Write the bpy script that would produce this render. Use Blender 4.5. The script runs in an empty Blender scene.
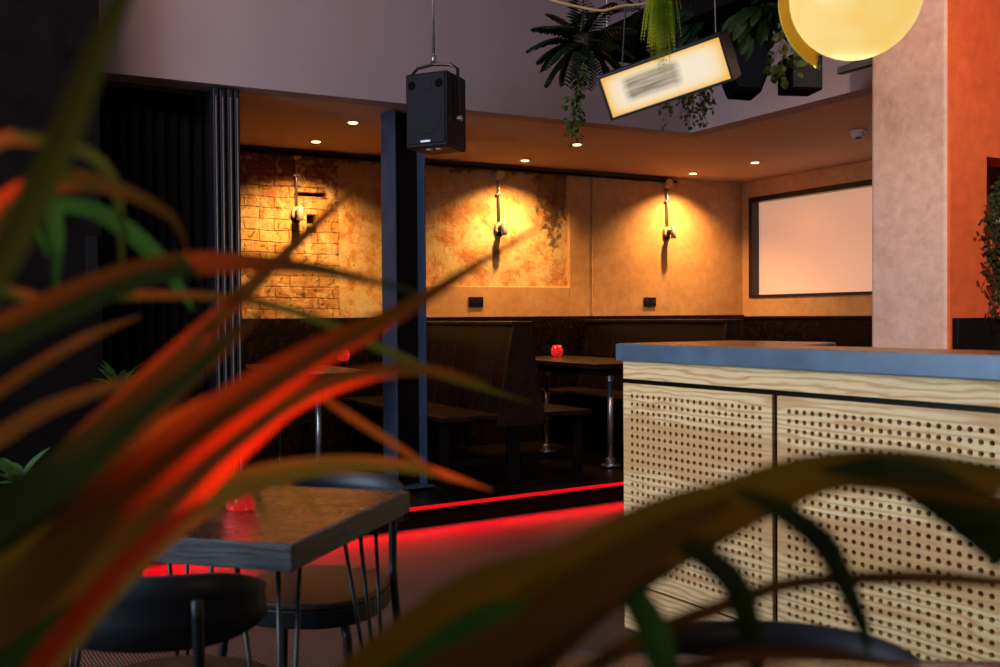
import bpy, math, random
from mathutils import Vector, Matrix
random.seed(7)
sc = bpy.context.scene
COL = sc.collection
PI = math.pi
V = Vector

# ---------------------------------------------------------------- camera
CAM_Z = 1.21
cam_rot = Matrix.Rotation(PI/2 - math.atan(0.0175), 3, 'X') @ Matrix.Rotation(-0.007, 3, 'Z')
cd = bpy.data.cameras.new('camera'); cam = bpy.data.objects.new('camera', cd); COL.objects.link(cam)
cam.location = (0, 0, CAM_Z); cam.rotation_euler = cam_rot.to_euler()
cd.lens = 36; cd.sensor_width = 36; cd.clip_start = 0.02; cd.clip_end = 60
cd.dof.use_dof = True; cd.dof.focus_distance = 6.0; cd.dof.aperture_fstop = 4.2
sc.camera = cam
C0 = V((0, 0, CAM_Z))
def ray(px, py): return cam_rot @ V(((px-500)/1000, -(py-333.5)/1000, -1))
def on_z(px, py, z):
    r = ray(px, py); return C0 + r*((z-CAM_Z)/r.z)
def at(px, py, Y):
    r = ray(px, py); return C0 + r*(Y/r.y)
def on_wall(px, py, p0, d):          # vertical plane through p0 holding direction d
    n = V((d.y, -d.x, 0)); r = ray(px, py); return C0 + r*((p0-C0).dot(n)/r.dot(n))

U = V((-0.545, 1, 0)).normalized(); W = V((1, 0.545, 0)).normalized()      # building axes
UB = V((-0.634, 1, 0)).normalized(); WB = V((1, 0.634, 0)).normalized()    # bar, column and step axes
AW = math.atan2(W.y, W.x); AB = math.atan2(WB.y, WB.x)
SOF = 2.5; TOP = 4.2; PLAT = 0.13

# ---------------------------------------------------------------- materials
def newmat(name):
    m = bpy.data.materials.new(name); m.use_nodes = True
    nt = m.node_tree; b = nt.nodes['Principled BSDF']; return m, nt, b
def N(nt, t, **kw):
    n = nt.nodes.new(t)
    for k, v in kw.items():
        if k in n.inputs: n.inputs[k].default_value = v
        else: setattr(n, k, v)
    return n
def coords(nt, scale=(1, 1, 1), rot=(0, 0, 0), loc=(0, 0, 0)):
    tc = N(nt, 'ShaderNodeTexCoord'); mp = N(nt, 'ShaderNodeMapping')
    mp.inputs['Scale'].default_value = scale; mp.inputs['Rotation'].default_value = rot; mp.inputs['Location'].default_value = loc
    nt.links.new(tc.outputs['Object'], mp.inputs['Vector']); return mp.outputs['Vector']
def ramp(nt, fac, stops):
    r = N(nt, 'ShaderNodeValToRGB'); e = r.color_ramp.elements
    while len(e) < len(stops): e.new(0.5)
    for i, (p, c) in enumerate(stops):
        e[i].position = p; e[i].color = (*c, 1) if len(c) == 3 else c
    nt.links.new(fac, r.inputs[0]); return r.outputs[0]
def noise(nt, vec, scale, detail=4, rough=0.55, dist=0.0):
    n = N(nt, 'ShaderNodeTexNoise', Scale=scale, Detail=detail, Roughness=rough, Distortion=dist)
    nt.links.new(vec, n.inputs['Vector']); return n.outputs['Fac']
def mix(nt, f, a, b, mode='MIX'):
    m = N(nt, 'ShaderNodeMix', data_type='RGBA', blend_type=mode)
    for s, i in ((f, 0), (a, 6), (b, 7)):
        if hasattr(s, 'links'): nt.links.new(s, m.inputs[i])
        else: m.inputs[i].default_value = s if isinstance(s, (int, float)) else ((*s, 1) if len(s) == 3 else s)
    return m.outputs[2]
def mth(nt, op, a, b=0.0, c=None):
    m = N(nt, 'ShaderNodeMath', operation=op)
    for i, s in enumerate((a, b) if c is None else (a, b, c)):
        if hasattr(s, 'links'): nt.links.new(s, m.inputs[i])
        else: m.inputs[i].default_value = s
    return m.outputs[0]
def bump(nt, b, h, strength=0.3, dist=0.01):
    bm = N(nt, 'ShaderNodeBump', Strength=strength, Distance=dist)
    nt.links.new(h, bm.inputs['Height']); nt.links.new(bm.outputs[0], b.inputs['Normal'])
def plain(name, c, rough=0.5, metal=0.0, var=0.25, sc_=8, bs=0.08, coat=0.0, spec=0.5):
    m, nt, b = newmat(name); v = coords(nt)
    n = noise(nt, v, sc_)
    lo = tuple(x*(1-var) for x in c); hi = tuple(min(1, x*(1+var)) for x in c)
    nt.links.new(ramp(nt, n, [(0.3, lo), (0.7, hi)]), b.inputs['Base Color'])
    b.inputs['Roughness'].default_value = rough; b.inputs['Metallic'].default_value = metal
    b.inputs['Coat Weight'].default_value = coat; b.inputs['Specular IOR Level'].default_value = spec
    if bs: bump(nt, b, noise(nt, v, sc_*6), bs, 0.004)
    return m
def emit(name, c, s, spots=None):
    m, nt, b = newmat(name); b.inputs['Base Color'].default_value = (*c, 1)
    b.inputs['Emission Color'].default_value = (*c, 1); b.inputs['Emission Strength'].default_value = s
    b.inputs['Roughness'].default_value = 0.4; return m
def plaster(name, stops, scale=2.2, rough=0.75, bs=0.25, fine=(0.85, 1.1)):
    m, nt, b = newmat(name); v = coords(nt)
    n1 = noise(nt, v, scale, 8, 0.65, 0.6); n2 = noise(nt, v, scale*7, 6, 0.6, 0.3)
    c = ramp(nt, n1, stops)
    g = ramp(nt, n2, [(0.3, (fine[0],)*3), (0.7, (fine[1],)*3)])
    nt.links.new(mix(nt, 1.0, c, g, 'MULTIPLY'), b.inputs['Base Color'])
    b.inputs['Roughness'].default_value = rough
    bump(nt, b, mth(nt, 'ADD', n1, mth(nt, 'MULTIPLY', n2, 0.4)), bs, 0.01)
    return m

M = {}
M['ochre'] = plaster('ochre plaster', [(0.25, (0.42, 0.21, 0.075)), (0.5, (0.56, 0.30, 0.12)), (0.75, (0.62, 0.36, 0.16))])
M['pink'] = plaster('pink plaster', [(0.25, (0.50, 0.30, 0.24)), (0.5, (0.64, 0.41, 0.34)), (0.75, (0.70, 0.50, 0.42))], 2.6, 0.8, 0.15)
M['orange'] = plaster('orange plaster', [(0.25, (0.58, 0.085, 0.022)), (0.5, (0.70, 0.125, 0.035)), (0.75, (0.76, 0.18, 0.06))], 1.8, 0.7, 0.15)
M['mauve'] = plain('mauve paint', (0.33, 0.26, 0.275), 0.75, 0, 0.06, 1.2, 0.03)
M['soffit'] = plain('soffit paint', (0.56, 0.36, 0.25), 0.7, 0, 0.06, 0.8, 0.02)
M['black_wall'] = plain('black wall paint', (0.0055, 0.0045, 0.0045), 0.8, 0, 0.4, 5, 0.2, spec=0.03)
M['black_wood'] = plain('black stained timber', (0.006, 0.004, 0.0035), 0.35, 0, 0.5, 14, 0.25, spec=0.12)
M['black_gloss'] = plain('black painted metal', (0.012, 0.012, 0.014), 0.3, 0, 0.3, 20, 0.05)
M['chair_black'] = plain('black lacquered ply', (0.0065, 0.008, 0.011), 0.45, 0, 0.2, 6, 0.02, spec=0.35)
M['chair_seat'] = plain('brown ply seat', (0.055, 0.022, 0.009), 0.45, 0, 0.3, 9, 0.05)
M['black_plastic'] = plain('black plastic', (0.007, 0.006, 0.006), 0.5, 0, 0.2, 30, 0.1, spec=0.25)
M['grille'] = plain('speaker grille', (0.008, 0.010, 0.016), 0.6, 0, 0.3, 220, 0.4, spec=0.2)
M['matte_black'] = plain('matte black', (0.006, 0.005, 0.005), 0.9, 0, 0.2, 30, 0.0, spec=0.0)
M['steel'] = plain('grey steel', (0.55, 0.55, 0.58), 0.3, 0.9, 0.2, 20, 0.05)
M['column'] = plain('dark grey steel paint', (0.034, 0.058, 0.108), 0.5, 0.0, 0.2, 5, 0.05)
M['door_paint'] = plain('black door paint', (0.013, 0.014, 0.02), 0.4, 0, 0.2, 9, 0.06, spec=0.3)
M['curtain'] = plain('black curtain cloth', (0.0045, 0.0045, 0.0065), 0.85, 0, 0.3, 12, 0.1, spec=0.15)
M['white_plastic'] = plain('white plastic', (0.62, 0.56, 0.52), 0.4, 0, 0.05, 9, 0.0)
M['fitting'] = plain('aged ivory plastic', (0.34, 0.29, 0.25), 0.4, 0, 0.1, 12, 0.0)
M['zinc'] = plain('zinc worktop', (0.11, 0.165, 0.235), 0.33, 0.15, 0.22, 7, 0.06)
M['brass'] = plain('brass yellow paint', (0.55, 0.36, 0.03), 0.4, 0.3, 0.15, 7, 0.02)
M['cable'] = plain('tan cable', (0.55, 0.33, 0.14), 0.5, 0, 0.1, 9, 0)
M['terracotta'] = plain('dark clay', (0.06, 0.03, 0.022), 0.7, 0, 0.3, 9, 0.1)
M['lead_red'] = emit('red led strip', (1.0, 0.004, 0.014), 0.6)
M['bulb'] = emit('warm lamp glass', (1.0, 0.55, 0.16), 14)
M['card'] = plain('pale timber ledge', (0.62, 0.42, 0.22), 0.6, 0, 0.1, 6, 0.03)

def window_mat():
    m, nt, b = newmat('frosted pink panel'); v = coords(nt)
    nt.links.new(ramp(nt, noise(nt, v, 0.9, 3), [(0.3, (0.60, 0.42, 0.38)), (0.7, (0.68, 0.50, 0.45))]), b.inputs['Base Color'])
    b.inputs['Roughness'].default_value = 0.22; b.inputs['Specular IOR Level'].default_value = 0.6
    b.inputs['Emission Color'].default_value = (0.95, 0.50, 0.30, 1); b.inputs['Emission Strength'].default_value = 0.50
    return m
M['frost'] = window_mat()

def brick_mat():
    m, nt, b = newmat('worn exposed brick'); tc = N(nt, 'ShaderNodeTexCoord')
    sp = N(nt, 'ShaderNodeSeparateXYZ'); nt.links.new(tc.outputs['Object'], sp.inputs[0])
    cb = N(nt, 'ShaderNodeCombineXYZ'); nt.links.new(sp.outputs[0], cb.inputs[0]); nt.links.new(sp.outputs[2], cb.inputs[1])
    v = cb.outputs[0]
    nz = N(nt, 'ShaderNodeTexNoise', Scale=5.0, Detail=5.0); nt.links.new(v, nz.inputs['Vector'])
    dv = N(nt, 'ShaderNodeVectorMath', operation='MULTIPLY_ADD'); nt.links.new(nz.outputs['Color'], dv.inputs[0])
    dv.inputs[1].default_value = (0.04, 0.035, 0); nt.links.new(v, dv.inputs[2])
    br = N(nt, 'ShaderNodeTexBrick', Scale=1.0); nt.links.new(dv.outputs[0], br.inputs['Vector'])
    br.inputs['Brick Width'].default_value = 0.23; br.inputs['Row Height'].default_value = 0.086; br.inputs['Mortar Size'].default_value = 0.007
    br.inputs['Mortar Smooth'].default_value = 0.6
    br.inputs['Color1'].default_value = (0.66, 0.42, 0.14, 1); br.inputs['Color2'].default_value = (0.56, 0.30, 0.09, 1); br.inputs['Mortar'].default_value = (0.34, 0.17, 0.055, 1)
    n1 = noise(nt, v, 2.6, 8, 0.65, 0.5); n2 = noise(nt, v, 16, 8, 0.75, 0.8)
    c = mix(nt, 1.0, br.outputs['Color'], ramp(nt, n1, [(0.3, (0.75, 0.42, 0.30)), (0.52, (1.0, 0.95, 0.85)), (0.75, (1.25, 1.2, 0.9))]), 'MULTIPLY')
    # red-brown towards the top, pale whitewash patches, dirt pits
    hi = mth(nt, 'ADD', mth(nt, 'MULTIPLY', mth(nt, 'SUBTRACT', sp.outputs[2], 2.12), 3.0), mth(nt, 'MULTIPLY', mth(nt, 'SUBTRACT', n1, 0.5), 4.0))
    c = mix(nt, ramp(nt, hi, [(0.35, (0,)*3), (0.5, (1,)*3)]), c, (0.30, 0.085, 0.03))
    pale = ramp(nt, noise(nt, v, 6.5, 8, 0.7, 1.0), [(0.5, (0,)*3), (0.58, (0.75,)*3)])
    c = mix(nt, pale, c, (0.76, 0.56, 0.27))
    dk = ramp(nt, noise(nt, v, 9.0, 10, 0.8, 0.6), [(0.30, (0.30, 0.16, 0.08)), (0.48, (1.0, 1.0, 1.0))])
    c = mix(nt, 1.0, c, dk, 'MULTIPLY')
    pits = ramp(nt, n2, [(0.38, (1,)*3), (0.45, (0,)*3)])
    c = mix(nt, mth(nt, 'MULTIPLY', pits, 0.85), c, (0.09, 0.03, 0.012))
    smooth = ramp(nt, mth(nt, 'ADD', mth(nt, 'MULTIPLY', mth(nt, 'SUBTRACT', n1, 0.5), 1.2), mth(nt, 'ADD', mth(nt, 'MULTIPLY', sp.outputs[0], -2.0), mth(nt, 'MULTIPLY', sp.outputs[2], 0.7))), [(0.86, (0,)*3), (0.92, (1,)*3)])
    c = mix(nt, smooth, c, (0.55, 0.24, 0.06))
    nt.links.new(c, b.inputs['Base Color']); b.inputs['Roughness'].default_value = 0.8
    h = mth(nt, 'ADD', mth(nt, 'MULTIPLY', br.outputs['Fac'], -0.8), mth(nt, 'ADD', mth(nt, 'MULTIPLY', n2, 1.0), mth(nt, 'MULTIPLY', n1, 0.8)))
    bump(nt, b, h, 0.9, 0.02); return m
M['brick'] = brick_mat()

def patchy_mat(xst):
    m, nt, b = newmat('distressed plaster'); v = coords(nt)
    n1 = noise(nt, v, 4.2, 12, 0.75, 0.35); n2 = noise(nt, v, 14, 8, 0.7, 0.5)
    c = ramp(nt, n1, [(0.30, (0.36, 0.12, 0.035)), (0.44, (0.60, 0.27, 0.08)), (0.50, (0.68, 0.46, 0.18)), (0.62, (0.70, 0.56, 0.30)), (0.8, (0.60, 0.30, 0.10))])
    c = mix(nt, ramp(nt, n2, [(0.31, (1,)*3), (0.35, (0,)*3)]), c, (0.13, 0.05, 0.02))
    sp = N(nt, 'ShaderNodeSeparateXYZ'); tc = N(nt, 'ShaderNodeTexCoord'); nt.links.new(tc.outputs['Object'], sp.inputs[0])
    # damp stain in the upper right corner; redder and darker towards the top
    dx = mth(nt, 'ABSOLUTE', mth(nt, 'SUBTRACT', sp.outputs[0], xst)); 
    st = mth(nt, 'SUBTRACT', mth(nt, 'ADD', mth(nt, 'MULTIPLY', n2, 1.0), mth(nt, 'MULTIPLY', n1, 0.6)), mth(nt, 'ADD', mth(nt, 'MULTIPLY', dx, 1.5), mth(nt, 'MULTIPLY', mth(nt, 'SUBTRACT', 2.3, sp.outputs[2]), 0.45)))
    c = mix(nt, ramp(nt, st, [(0.53, (0,)*3), (0.60, (0.9,)*3)]), c, (0.10, 0.055, 0.02))
    og = mth(nt, 'ADD', mth(nt, 'MULTIPLY', mth(nt, 'SUBTRACT', sp.outputs[2], 2.1), 1.2), mth(nt, 'MULTIPLY', mth(nt, 'SUBTRACT', n1, 0.5), 1.6))
    c = mix(nt, ramp(nt, og, [(0.0, (0,)*3), (0.35, (0.6,)*3)]), c, (0.50, 0.19, 0.05))
    c = mix(nt, 1.0, c, ramp(nt, noise(nt, v, 11, 10, 0.8, 0.3), [(0.32, (0.5, 0.4, 0.3)), (0.5, (1.0, 1.0, 1.0))]), 'MULTIPLY')
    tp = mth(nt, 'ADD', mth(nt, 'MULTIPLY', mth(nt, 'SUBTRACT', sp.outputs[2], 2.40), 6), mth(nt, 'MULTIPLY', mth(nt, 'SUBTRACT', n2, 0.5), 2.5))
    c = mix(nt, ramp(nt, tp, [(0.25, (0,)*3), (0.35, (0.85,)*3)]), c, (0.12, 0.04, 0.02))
    nt.links.new(c, b.inputs['Base Color']); b.inputs['Roughness'].default_value = 0.8
    bump(nt, b, mth(nt, 'ADD', n1, mth(nt, 'MULTIPLY', n2, 0.5)), 0.7, 0.02); return m

def ply_mat():
    m, nt, b = newmat('pine plywood'); v = coords(nt, (0.55, 1, 3.2))
    w = N(nt, 'ShaderNodeTexWave', wave_type='BANDS', bands_direction='Z'); nt.links.new(v, w.inputs['Vector'])
    for k, x in (('Scale', 4.6), ('Distortion', 11.0), ('Detail', 3.0), ('Detail Scale', 1.1), ('Detail Roughness', 0.5)): w.inputs[k].default_value = x
    n = noise(nt, v, 1.6, 3, 0.5, 1.0); f = noise(nt, coords(nt, (2, 1, 60)), 3, 4)
    c = ramp(nt, w.outputs['Fac'], [(0.0, (0.70, 0.38, 0.14)), (0.3, (0.90, 0.60, 0.27)), (0.9, (0.94, 0.69, 0.36))])
    c = mix(nt, ramp(nt, n, [(0.52, (0,)*3), (0.56, (0.75,)*3)]), c, (0.66, 0.35, 0.12))
    c = mix(nt, 1.0, c, ramp(nt, f, [(0.3, (0.86,)*3), (0.7, (1.05,)*3)]), 'MULTIPLY')
    nt.links.new(c, b.inputs['Base Color']); b.inputs['Roughness'].default_value = 0.55
    bump(nt, b, w.outputs['Fac'], 0.08, 0.003); return m
M['ply'] = ply_mat()

def tabletop_mat():
    m, nt, b = newmat('varnished chipboard top'); v = coords(nt)
    n = noise(nt, v, 26, 6, 0.7, 0.7); g = noise(nt, v, 70, 4, 0.7)
    c = ramp(nt, n, [(0.40, (0.010, 0.004, 0.002)), (0.52, (0.045, 0.018, 0.005)), (0.66, (0.12, 0.055, 0.014))])
    nt.links.new(c, b.inputs['Base Color'])
    nt.links.new(ramp(nt, g, [(0.3, (0.18,)*3), (0.7, (0.34,)*3)]), b.inputs['Roughness'])
    b.inputs['Coat Weight'].default_value = 0.8; b.inputs['Coat Roughness'].default_value = 0.14
    bump(nt, b, n, 0.5, 0.006); nt.links.new(b.inputs['Normal'].links[0].from_socket, b.inputs['Coat Normal']); return m
M['tabletop'] = tabletop_mat()
def edge_mat():
    m, nt, b = newmat('scorched timber edge'); v = coords(nt, (1.5, 1.5, 14))
    n = noise(nt, v, 6, 8, 0.7, 0.6)
    nt.links.new(ramp(nt, n, [(0.4, (0.012, 0.012, 0.014)), (0.66, (0.065, 0.07, 0.08))]), b.inputs['Base Color'])
    b.inputs['Roughness'].default_value = 0.5; bump(nt, b, n, 0.5, 0.01); return m
M['edge'] = edge_mat()
def darktable_mat():
    m, nt, b = newmat('dark scratched timber'); v = coords(nt, (1, 6, 1))
    n = noise(nt, v, 5, 8, 0.7)
    nt.links.new(ramp(nt, n, [(0.4, (0.007, 0.004, 0.003)), (0.7, (0.030, 0.016, 0.010))]), b.inputs['Base Color'])
    b.inputs['Roughness'].default_value = 0.32; b.inputs['Specular IOR Level'].default_value = 0.2; bump(nt, b, n, 0.2, 0.004); return m
M['darktable'] = darktable_mat()
def dado_mat():
    m, nt, b = newmat('dark mottled panelling'); v = coords(nt)
    n = noise(nt, v, 38, 6, 0.75, 0.4)
    nt.links.new(ramp(nt, n, [(0.5, (0.003, 0.002, 0.0018)), (0.74, (0.045, 0.022, 0.012))]), b.inputs['Base Color'])
    b.inputs['Roughness'].default_value = 0.35; b.inputs['Specular IOR Level'].default_value = 0.2; bump(nt, b, n, 0.3, 0.005); return m
M['dado'] = dado_mat()
def floor_mat():
    m, nt, b = newmat('brown woven flooring'); v = coords(nt, (1, 1, 1), (0, 0, -AB))
    def wave(dirn, s):
        w = N(nt, 'ShaderNodeTexWave', wave_type='BANDS', bands_direction=dirn, Scale=s); nt.links.new(v, w.inputs['Vector']); return w.outputs['Fac']
    k = mth(nt, 'MULTIPLY', wave('X', 26), wave('Y', 26)); n = noise(nt, v, 3, 5)
    c = ramp(nt, k, [(0.05, (0.016, 0.009, 0.007)), (0.5, (0.13, 0.085, 0.066))])
    c = mix(nt, 1.0, c, ramp(nt, n, [(0.3, (0.75,)*3), (0.7, (1.15,)*3)]), 'MULTIPLY')
    nt.links.new(c, b.inputs['Base Color']); b.inputs['Roughness'].default_value = 0.6; b.inputs['Specular IOR Level'].default_value = 0.25
    bump(nt, b, k, 0.4, 0.006); return m
M['floor'] = floor_mat()
def glass_red():
    m, nt, b = newmat('red votive glass')
    lw = N(nt, 'ShaderNodeTexVoronoi', Scale=70.0); nt.links.new(coords(nt), lw.inputs['Vector'])
    b.inputs['Base Color'].default_value = (0.8, 0.01, 0.02, 1); b.inputs['Roughness'].default_value = 0.15
    c = ramp(nt, lw.outputs['Distance'], [(0.12, (1.0, 0.30, 0.16)), (0.3, (0.9, 0.02, 0.02))])
    nt.links.new(c, b.inputs['Emission Color']); b.inputs['Emission Strength'].default_value = 0.42
    bump(nt, b, lw.outputs['Distance'], 0.8, 0.01); return m
M['votive'] = glass_red()
def sign_mat():
    m, nt, b = newmat('lit sign face')
    tc = N(nt, 'ShaderNodeTexCoord'); sp = N(nt, 'ShaderNodeSeparateXYZ'); nt.links.new(tc.outputs['Object'], sp.inputs[0])
    X, Z = sp.outputs[0], sp.outputs[2]
    # object x and z run -1..1 across the face: the tube's yellow fringe near the rim
    ex = mth(nt, 'POWER', mth(nt, 'ABSOLUTE', X), 10); ez = mth(nt, 'POWER', mth(nt, 'ABSOLUTE', Z), 5)
    e = mth(nt, 'MINIMUM', mth(nt, 'ADD', ex, ez), 1.0)
    c = ramp(nt, e, [(0.0, (1.0, 0.84, 0.62)), (0.35, (1.0, 0.72, 0.32)), (1.0, (1.0, 0.50, 0.08))])
    # smeared grey mark
    n = noise(nt, coords(nt, (0.6, 1, 3.0)), 2.2, 2)
    bx = mth(nt, 'SUBTRACT', 1.0, mth(nt, 'SMOOTH_MAX', mth(nt, 'SUBTRACT', mth(nt, 'ABSOLUTE', mth(nt, 'ADD', X, 0.22)), 0.36), 0.0, 0.03))
    fx = ramp(nt, mth(nt, 'ABSOLUTE', mth(nt, 'ADD', X, 0.20)), [(0.38, (1,)*3), (0.52, (0,)*3)])
    fz = ramp(nt, mth(nt, 'ABSOLUTE', mth(nt, 'SUBTRACT', Z, 0.08)), [(0.40, (1,)*3), (0.70, (0,)*3)])
    mk = mth(nt, 'MULTIPLY', mth(nt, 'MULTIPLY', fx, fz), ramp(nt, n, [(0.35, (0.55,)*3), (0.65, (0.95,)*3)]))
    c = mix(nt, mk, c, (0.20, 0.14, 0.07))
    nt.links.new(c, b.inputs['Emission Color']); b.inputs['Emission Strength'].default_value = 0.88
    b.inputs['Base Color'].default_value = (0.06, 0.06, 0.06, 1); return m
M['sign'] = sign_mat()
def globe_mat():
    m, nt, b = newmat('glowing amber globe'); v = coords(nt)
    c = ramp(nt, noise(nt, v, 5, 3, 0.5, 0.3), [(0.35, (1.0, 0.62, 0.15)), (0.65, (1.0, 0.74, 0.26))])
    nt.links.new(c, b.inputs['Emission Color']); b.inputs['Emission Strength'].default_value = 0.92
    b.inputs['Base Color'].default_value = (0.1, 0.08, 0.04, 1); return m
M['globe'] = globe_mat()
def leaf_mat(name, c1, c2, rough=0.5, trans=0.3, s=3.0):
    m, nt, b = newmat(name); v = coords(nt)
    c = ramp(nt, noise(nt, v, s, 3, 0.5), [(0.35, c1), (0.65, c2)])
    nt.links.new(c, b.inputs['Base Color']); b.inputs['Roughness'].default_value = rough; b.inputs['Specular IOR Level'].default_value = 0.15
    tr = N(nt, 'ShaderNodeBsdfTranslucent'); nt.links.new(c, tr.inputs['Color'])
    mx = N(nt, 'ShaderNodeMixShader'); mx.inputs[0].default_value = trans
    nt.links.new(b.outputs[0], mx.inputs[1]); nt.links.new(tr.outputs[0], mx.inputs[2])
    nt.links.new(mx.outputs[0], nt.nodes['Material Output'].inputs['Surface']); return m
M['leaf_green'] = leaf_mat('green leaf', (0.02, 0.075, 0.012), (0.055, 0.14, 0.02))
M['leaf_olive'] = leaf_mat('olive leaf', (0.055, 0.055, 0.006), (0.10, 0.09, 0.012))
M['leaf_dark'] = leaf_mat('dark green leaf', (0.012, 0.022, 0.005), (0.03, 0.045, 0.009))
M['leaf_brown'] = leaf_mat('bronze leaf', (0.085, 0.030, 0.006), (0.12, 0.06, 0.009))
M['leaf_red'] = leaf_mat('red bronze leaf', (0.34, 0.028, 0.008), (0.44, 0.05, 0.012))
M['leaf_bronze'] = leaf_mat('red bronze leaf', (0.11, 0.030, 0.005), (0.15, 0.055, 0.008))
M['leaf_gold'] = leaf_mat('golden leaf', (0.13, 0.07, 0.008), (0.21, 0.12, 0.014))
M['fern_dark'] = leaf_mat('dark fern frond', (0.005, 0.013, 0.005), (0.018, 0.035, 0.014), 0.35, 0.2, 8)
M['fern_bright'] = leaf_mat('bright fern frond', (0.12, 0.22, 0.01), (0.48, 0.52, 0.03), 0.5, 0.4, 6)
M['vine'] = leaf_mat('vine leaf', (0.02, 0.04, 0.008), (0.07, 0.10, 0.02), 0.4, 0.3, 9)
M['ivy'] = leaf_mat('dark ivy leaf', (0.008, 0.02, 0.006), (0.03, 0.05, 0.014), 0.5, 0.2, 9)
M['soil'] = plain('potting soil', (0.03, 0.02, 0.012), 0.95, 0, 0.4, 30, 0.5)

# ---------------------------------------------------------------- mesh builder
class MB:
    def __init__(s): s.v = []; s.f = []
    def add(s, vs, fs):
        o = len(s.v); s.v += [V(p) for p in vs]; s.f += [tuple(i+o for i in f) for f in fs]; return s
    def hexa(s, p):     # 8 points: bottom 4 ccw, top 4 ccw
        return s.add(p, [(3, 2, 1, 0), (4, 5, 6, 7), (0, 1, 5, 4), (1, 2, 6, 5), (2, 3, 7, 6), (3, 0, 4, 7)])
    def box(s, a, b):
        x0, y0, z0 = a; x1, y1, z1 = b
        return s.hexa([(x0, y0, z0), (x1, y0, z0), (x1, y1, z0), (x0, y1, z0), (x0, y0, z1), (x1, y0, z1), (x1, y1, z1), (x0, y1, z1)])
    def prism(s, poly, z0, z1):
        n = len(poly); vs = [(p[0], p[1], z0) for p in poly]+[(p[0], p[1], z1) for p in poly]
        return s.add(vs, [tuple(range(n-1, -1, -1)), tuple(range(n, 2*n))]+[(i, (i+1) % n, n+(i+1) % n, n+i) for i in range(n)])
    def prism_y(s, poly, y0, y1):     # polygon in xz extruded along y
        n = len(poly); vs = [(p[0], y0, p[1]) for p in poly]+[(p[0], y1, p[1]) for p in poly]
        return s.add(vs, [tuple(range(n)), tuple(range(2*n-1, n-1, -1))]+[(i, n+i, n+(i+1) % n, (i+1) % n) for i in range(n)])
    def tube(s, pts, r, n=8, cap=True):
        pts = [V(p) for p in pts]; rs = r if isinstance(r, (list, tuple)) else [r]*len(pts)
        o = len(s.v); up = None
        for i, p in enumerate(pts):
            t = (pts[min(i+1, len(pts)-1)]-pts[max(i-1, 0)]).normalized()
            if up is None: up = t.orthogonal().normalized()
            up = (up - t*up.dot(t)).normalized(); q = t.cross(up)
            for k in range(n):
                a = 2*PI*k/n; s.v.append(p+(up*math.cos(a)+q*math.sin(a))*rs[i])
        for i in range(len(pts)-1):
            for k in range(n):
                a = o+i*n+k; b = o+i*n+(k+1) % n; s.f.append((a, b, b+n, a+n))
        if cap: s.f.append(tuple(o+k for k in range(n-1, -1, -1))); s.f.append(tuple(o+(len(pts)-1)*n+k for k in range(n)))
        return s
    def lathe(s, prof, n=24, c=(0, 0, 0)):
        o = len(s.v)
        for r, z in prof:
            for k in range(n):
                a = 2*PI*k/n; s.v.append(V((c[0]+r*math.cos(a), c[1]+r*math.sin(a), c[2]+z)))
        for i in range(len(prof)-1):
            for k in range(n):
                a = o+i*n+k; b = o+i*n+(k+1) % n; s.f.append((a, b, b+n, a+n))
        s.f.append(tuple(o+k for k in range(n-1, -1, -1))); s.f.append(tuple(o+(len(prof)-1)*n+k for k in range(n)))
        return s
    def build(s, name, mat, parent=None, loc=None, rz=None, bevel=0, smooth=False, mw=None, solid=0):
        me = bpy.data.meshes.new(name); me.from_pydata([tuple(p) for p in s.v], [], s.f); me.update()
        me.materials.append(mat)
        if smooth: me.shade_smooth()
        o = bpy.data.objects.new(name, me); COL.objects.link(o)
        if parent is not None: o.parent = parent
        if loc is not None: o.location = loc
        if rz is not None: o.rotation_euler.z = rz
        if mw is not None: o.matrix_world = mw
        if solid:
            md = o.modifiers.new('solid', 'SOLIDIFY'); md.thickness = solid; md.offset = 0
        if bevel:
            md = o.modifiers.new('bevel', 'BEVEL'); md.width = bevel; md.segments = 2; md.limit_method = 'ANGLE'
        return o
def tag(o, label=None, cat=None, group=None, kind=None):
    if label: o['label'] = label
    if cat: o['category'] = cat
    if group: o['group'] = group
    if kind: o['kind'] = kind
    return o
def empty(name, loc, rz=0.0):
    o = bpy.data.objects.new(name, None); COL.objects.link(o); o.location = loc; o.rotation_euler.z = rz; o.empty_display_size = 0.1; return o
KIDS = {}
def copy_tree(o, parent=None):
    c = o.copy(); COL.objects.link(c)
    if parent is not None: c.parent = parent
    for ch in [x for x in COL.objects if x.parent == o]: copy_tree(ch, c)
    return c
def struct(o): o['kind'] = 'structure'; return o
def bez(pts, n=10):       # catmull-rom
    P = [V(p) for p in pts]; P = [P[0]*2-P[1]]+P+[P[-1]*2-P[-2]]; out = []
    for i in range(1, len(P)-2):
        for k in range(n):
            t = k/n; a, b, c, d = P[i-1:i+3]
            out.append(0.5*((2*b)+(c-a)*t+(2*a-5*b+4*c-d)*t*t+(3*b-a-3*c+d)*t**3))
    out.append(P[-2]); return out
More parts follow.
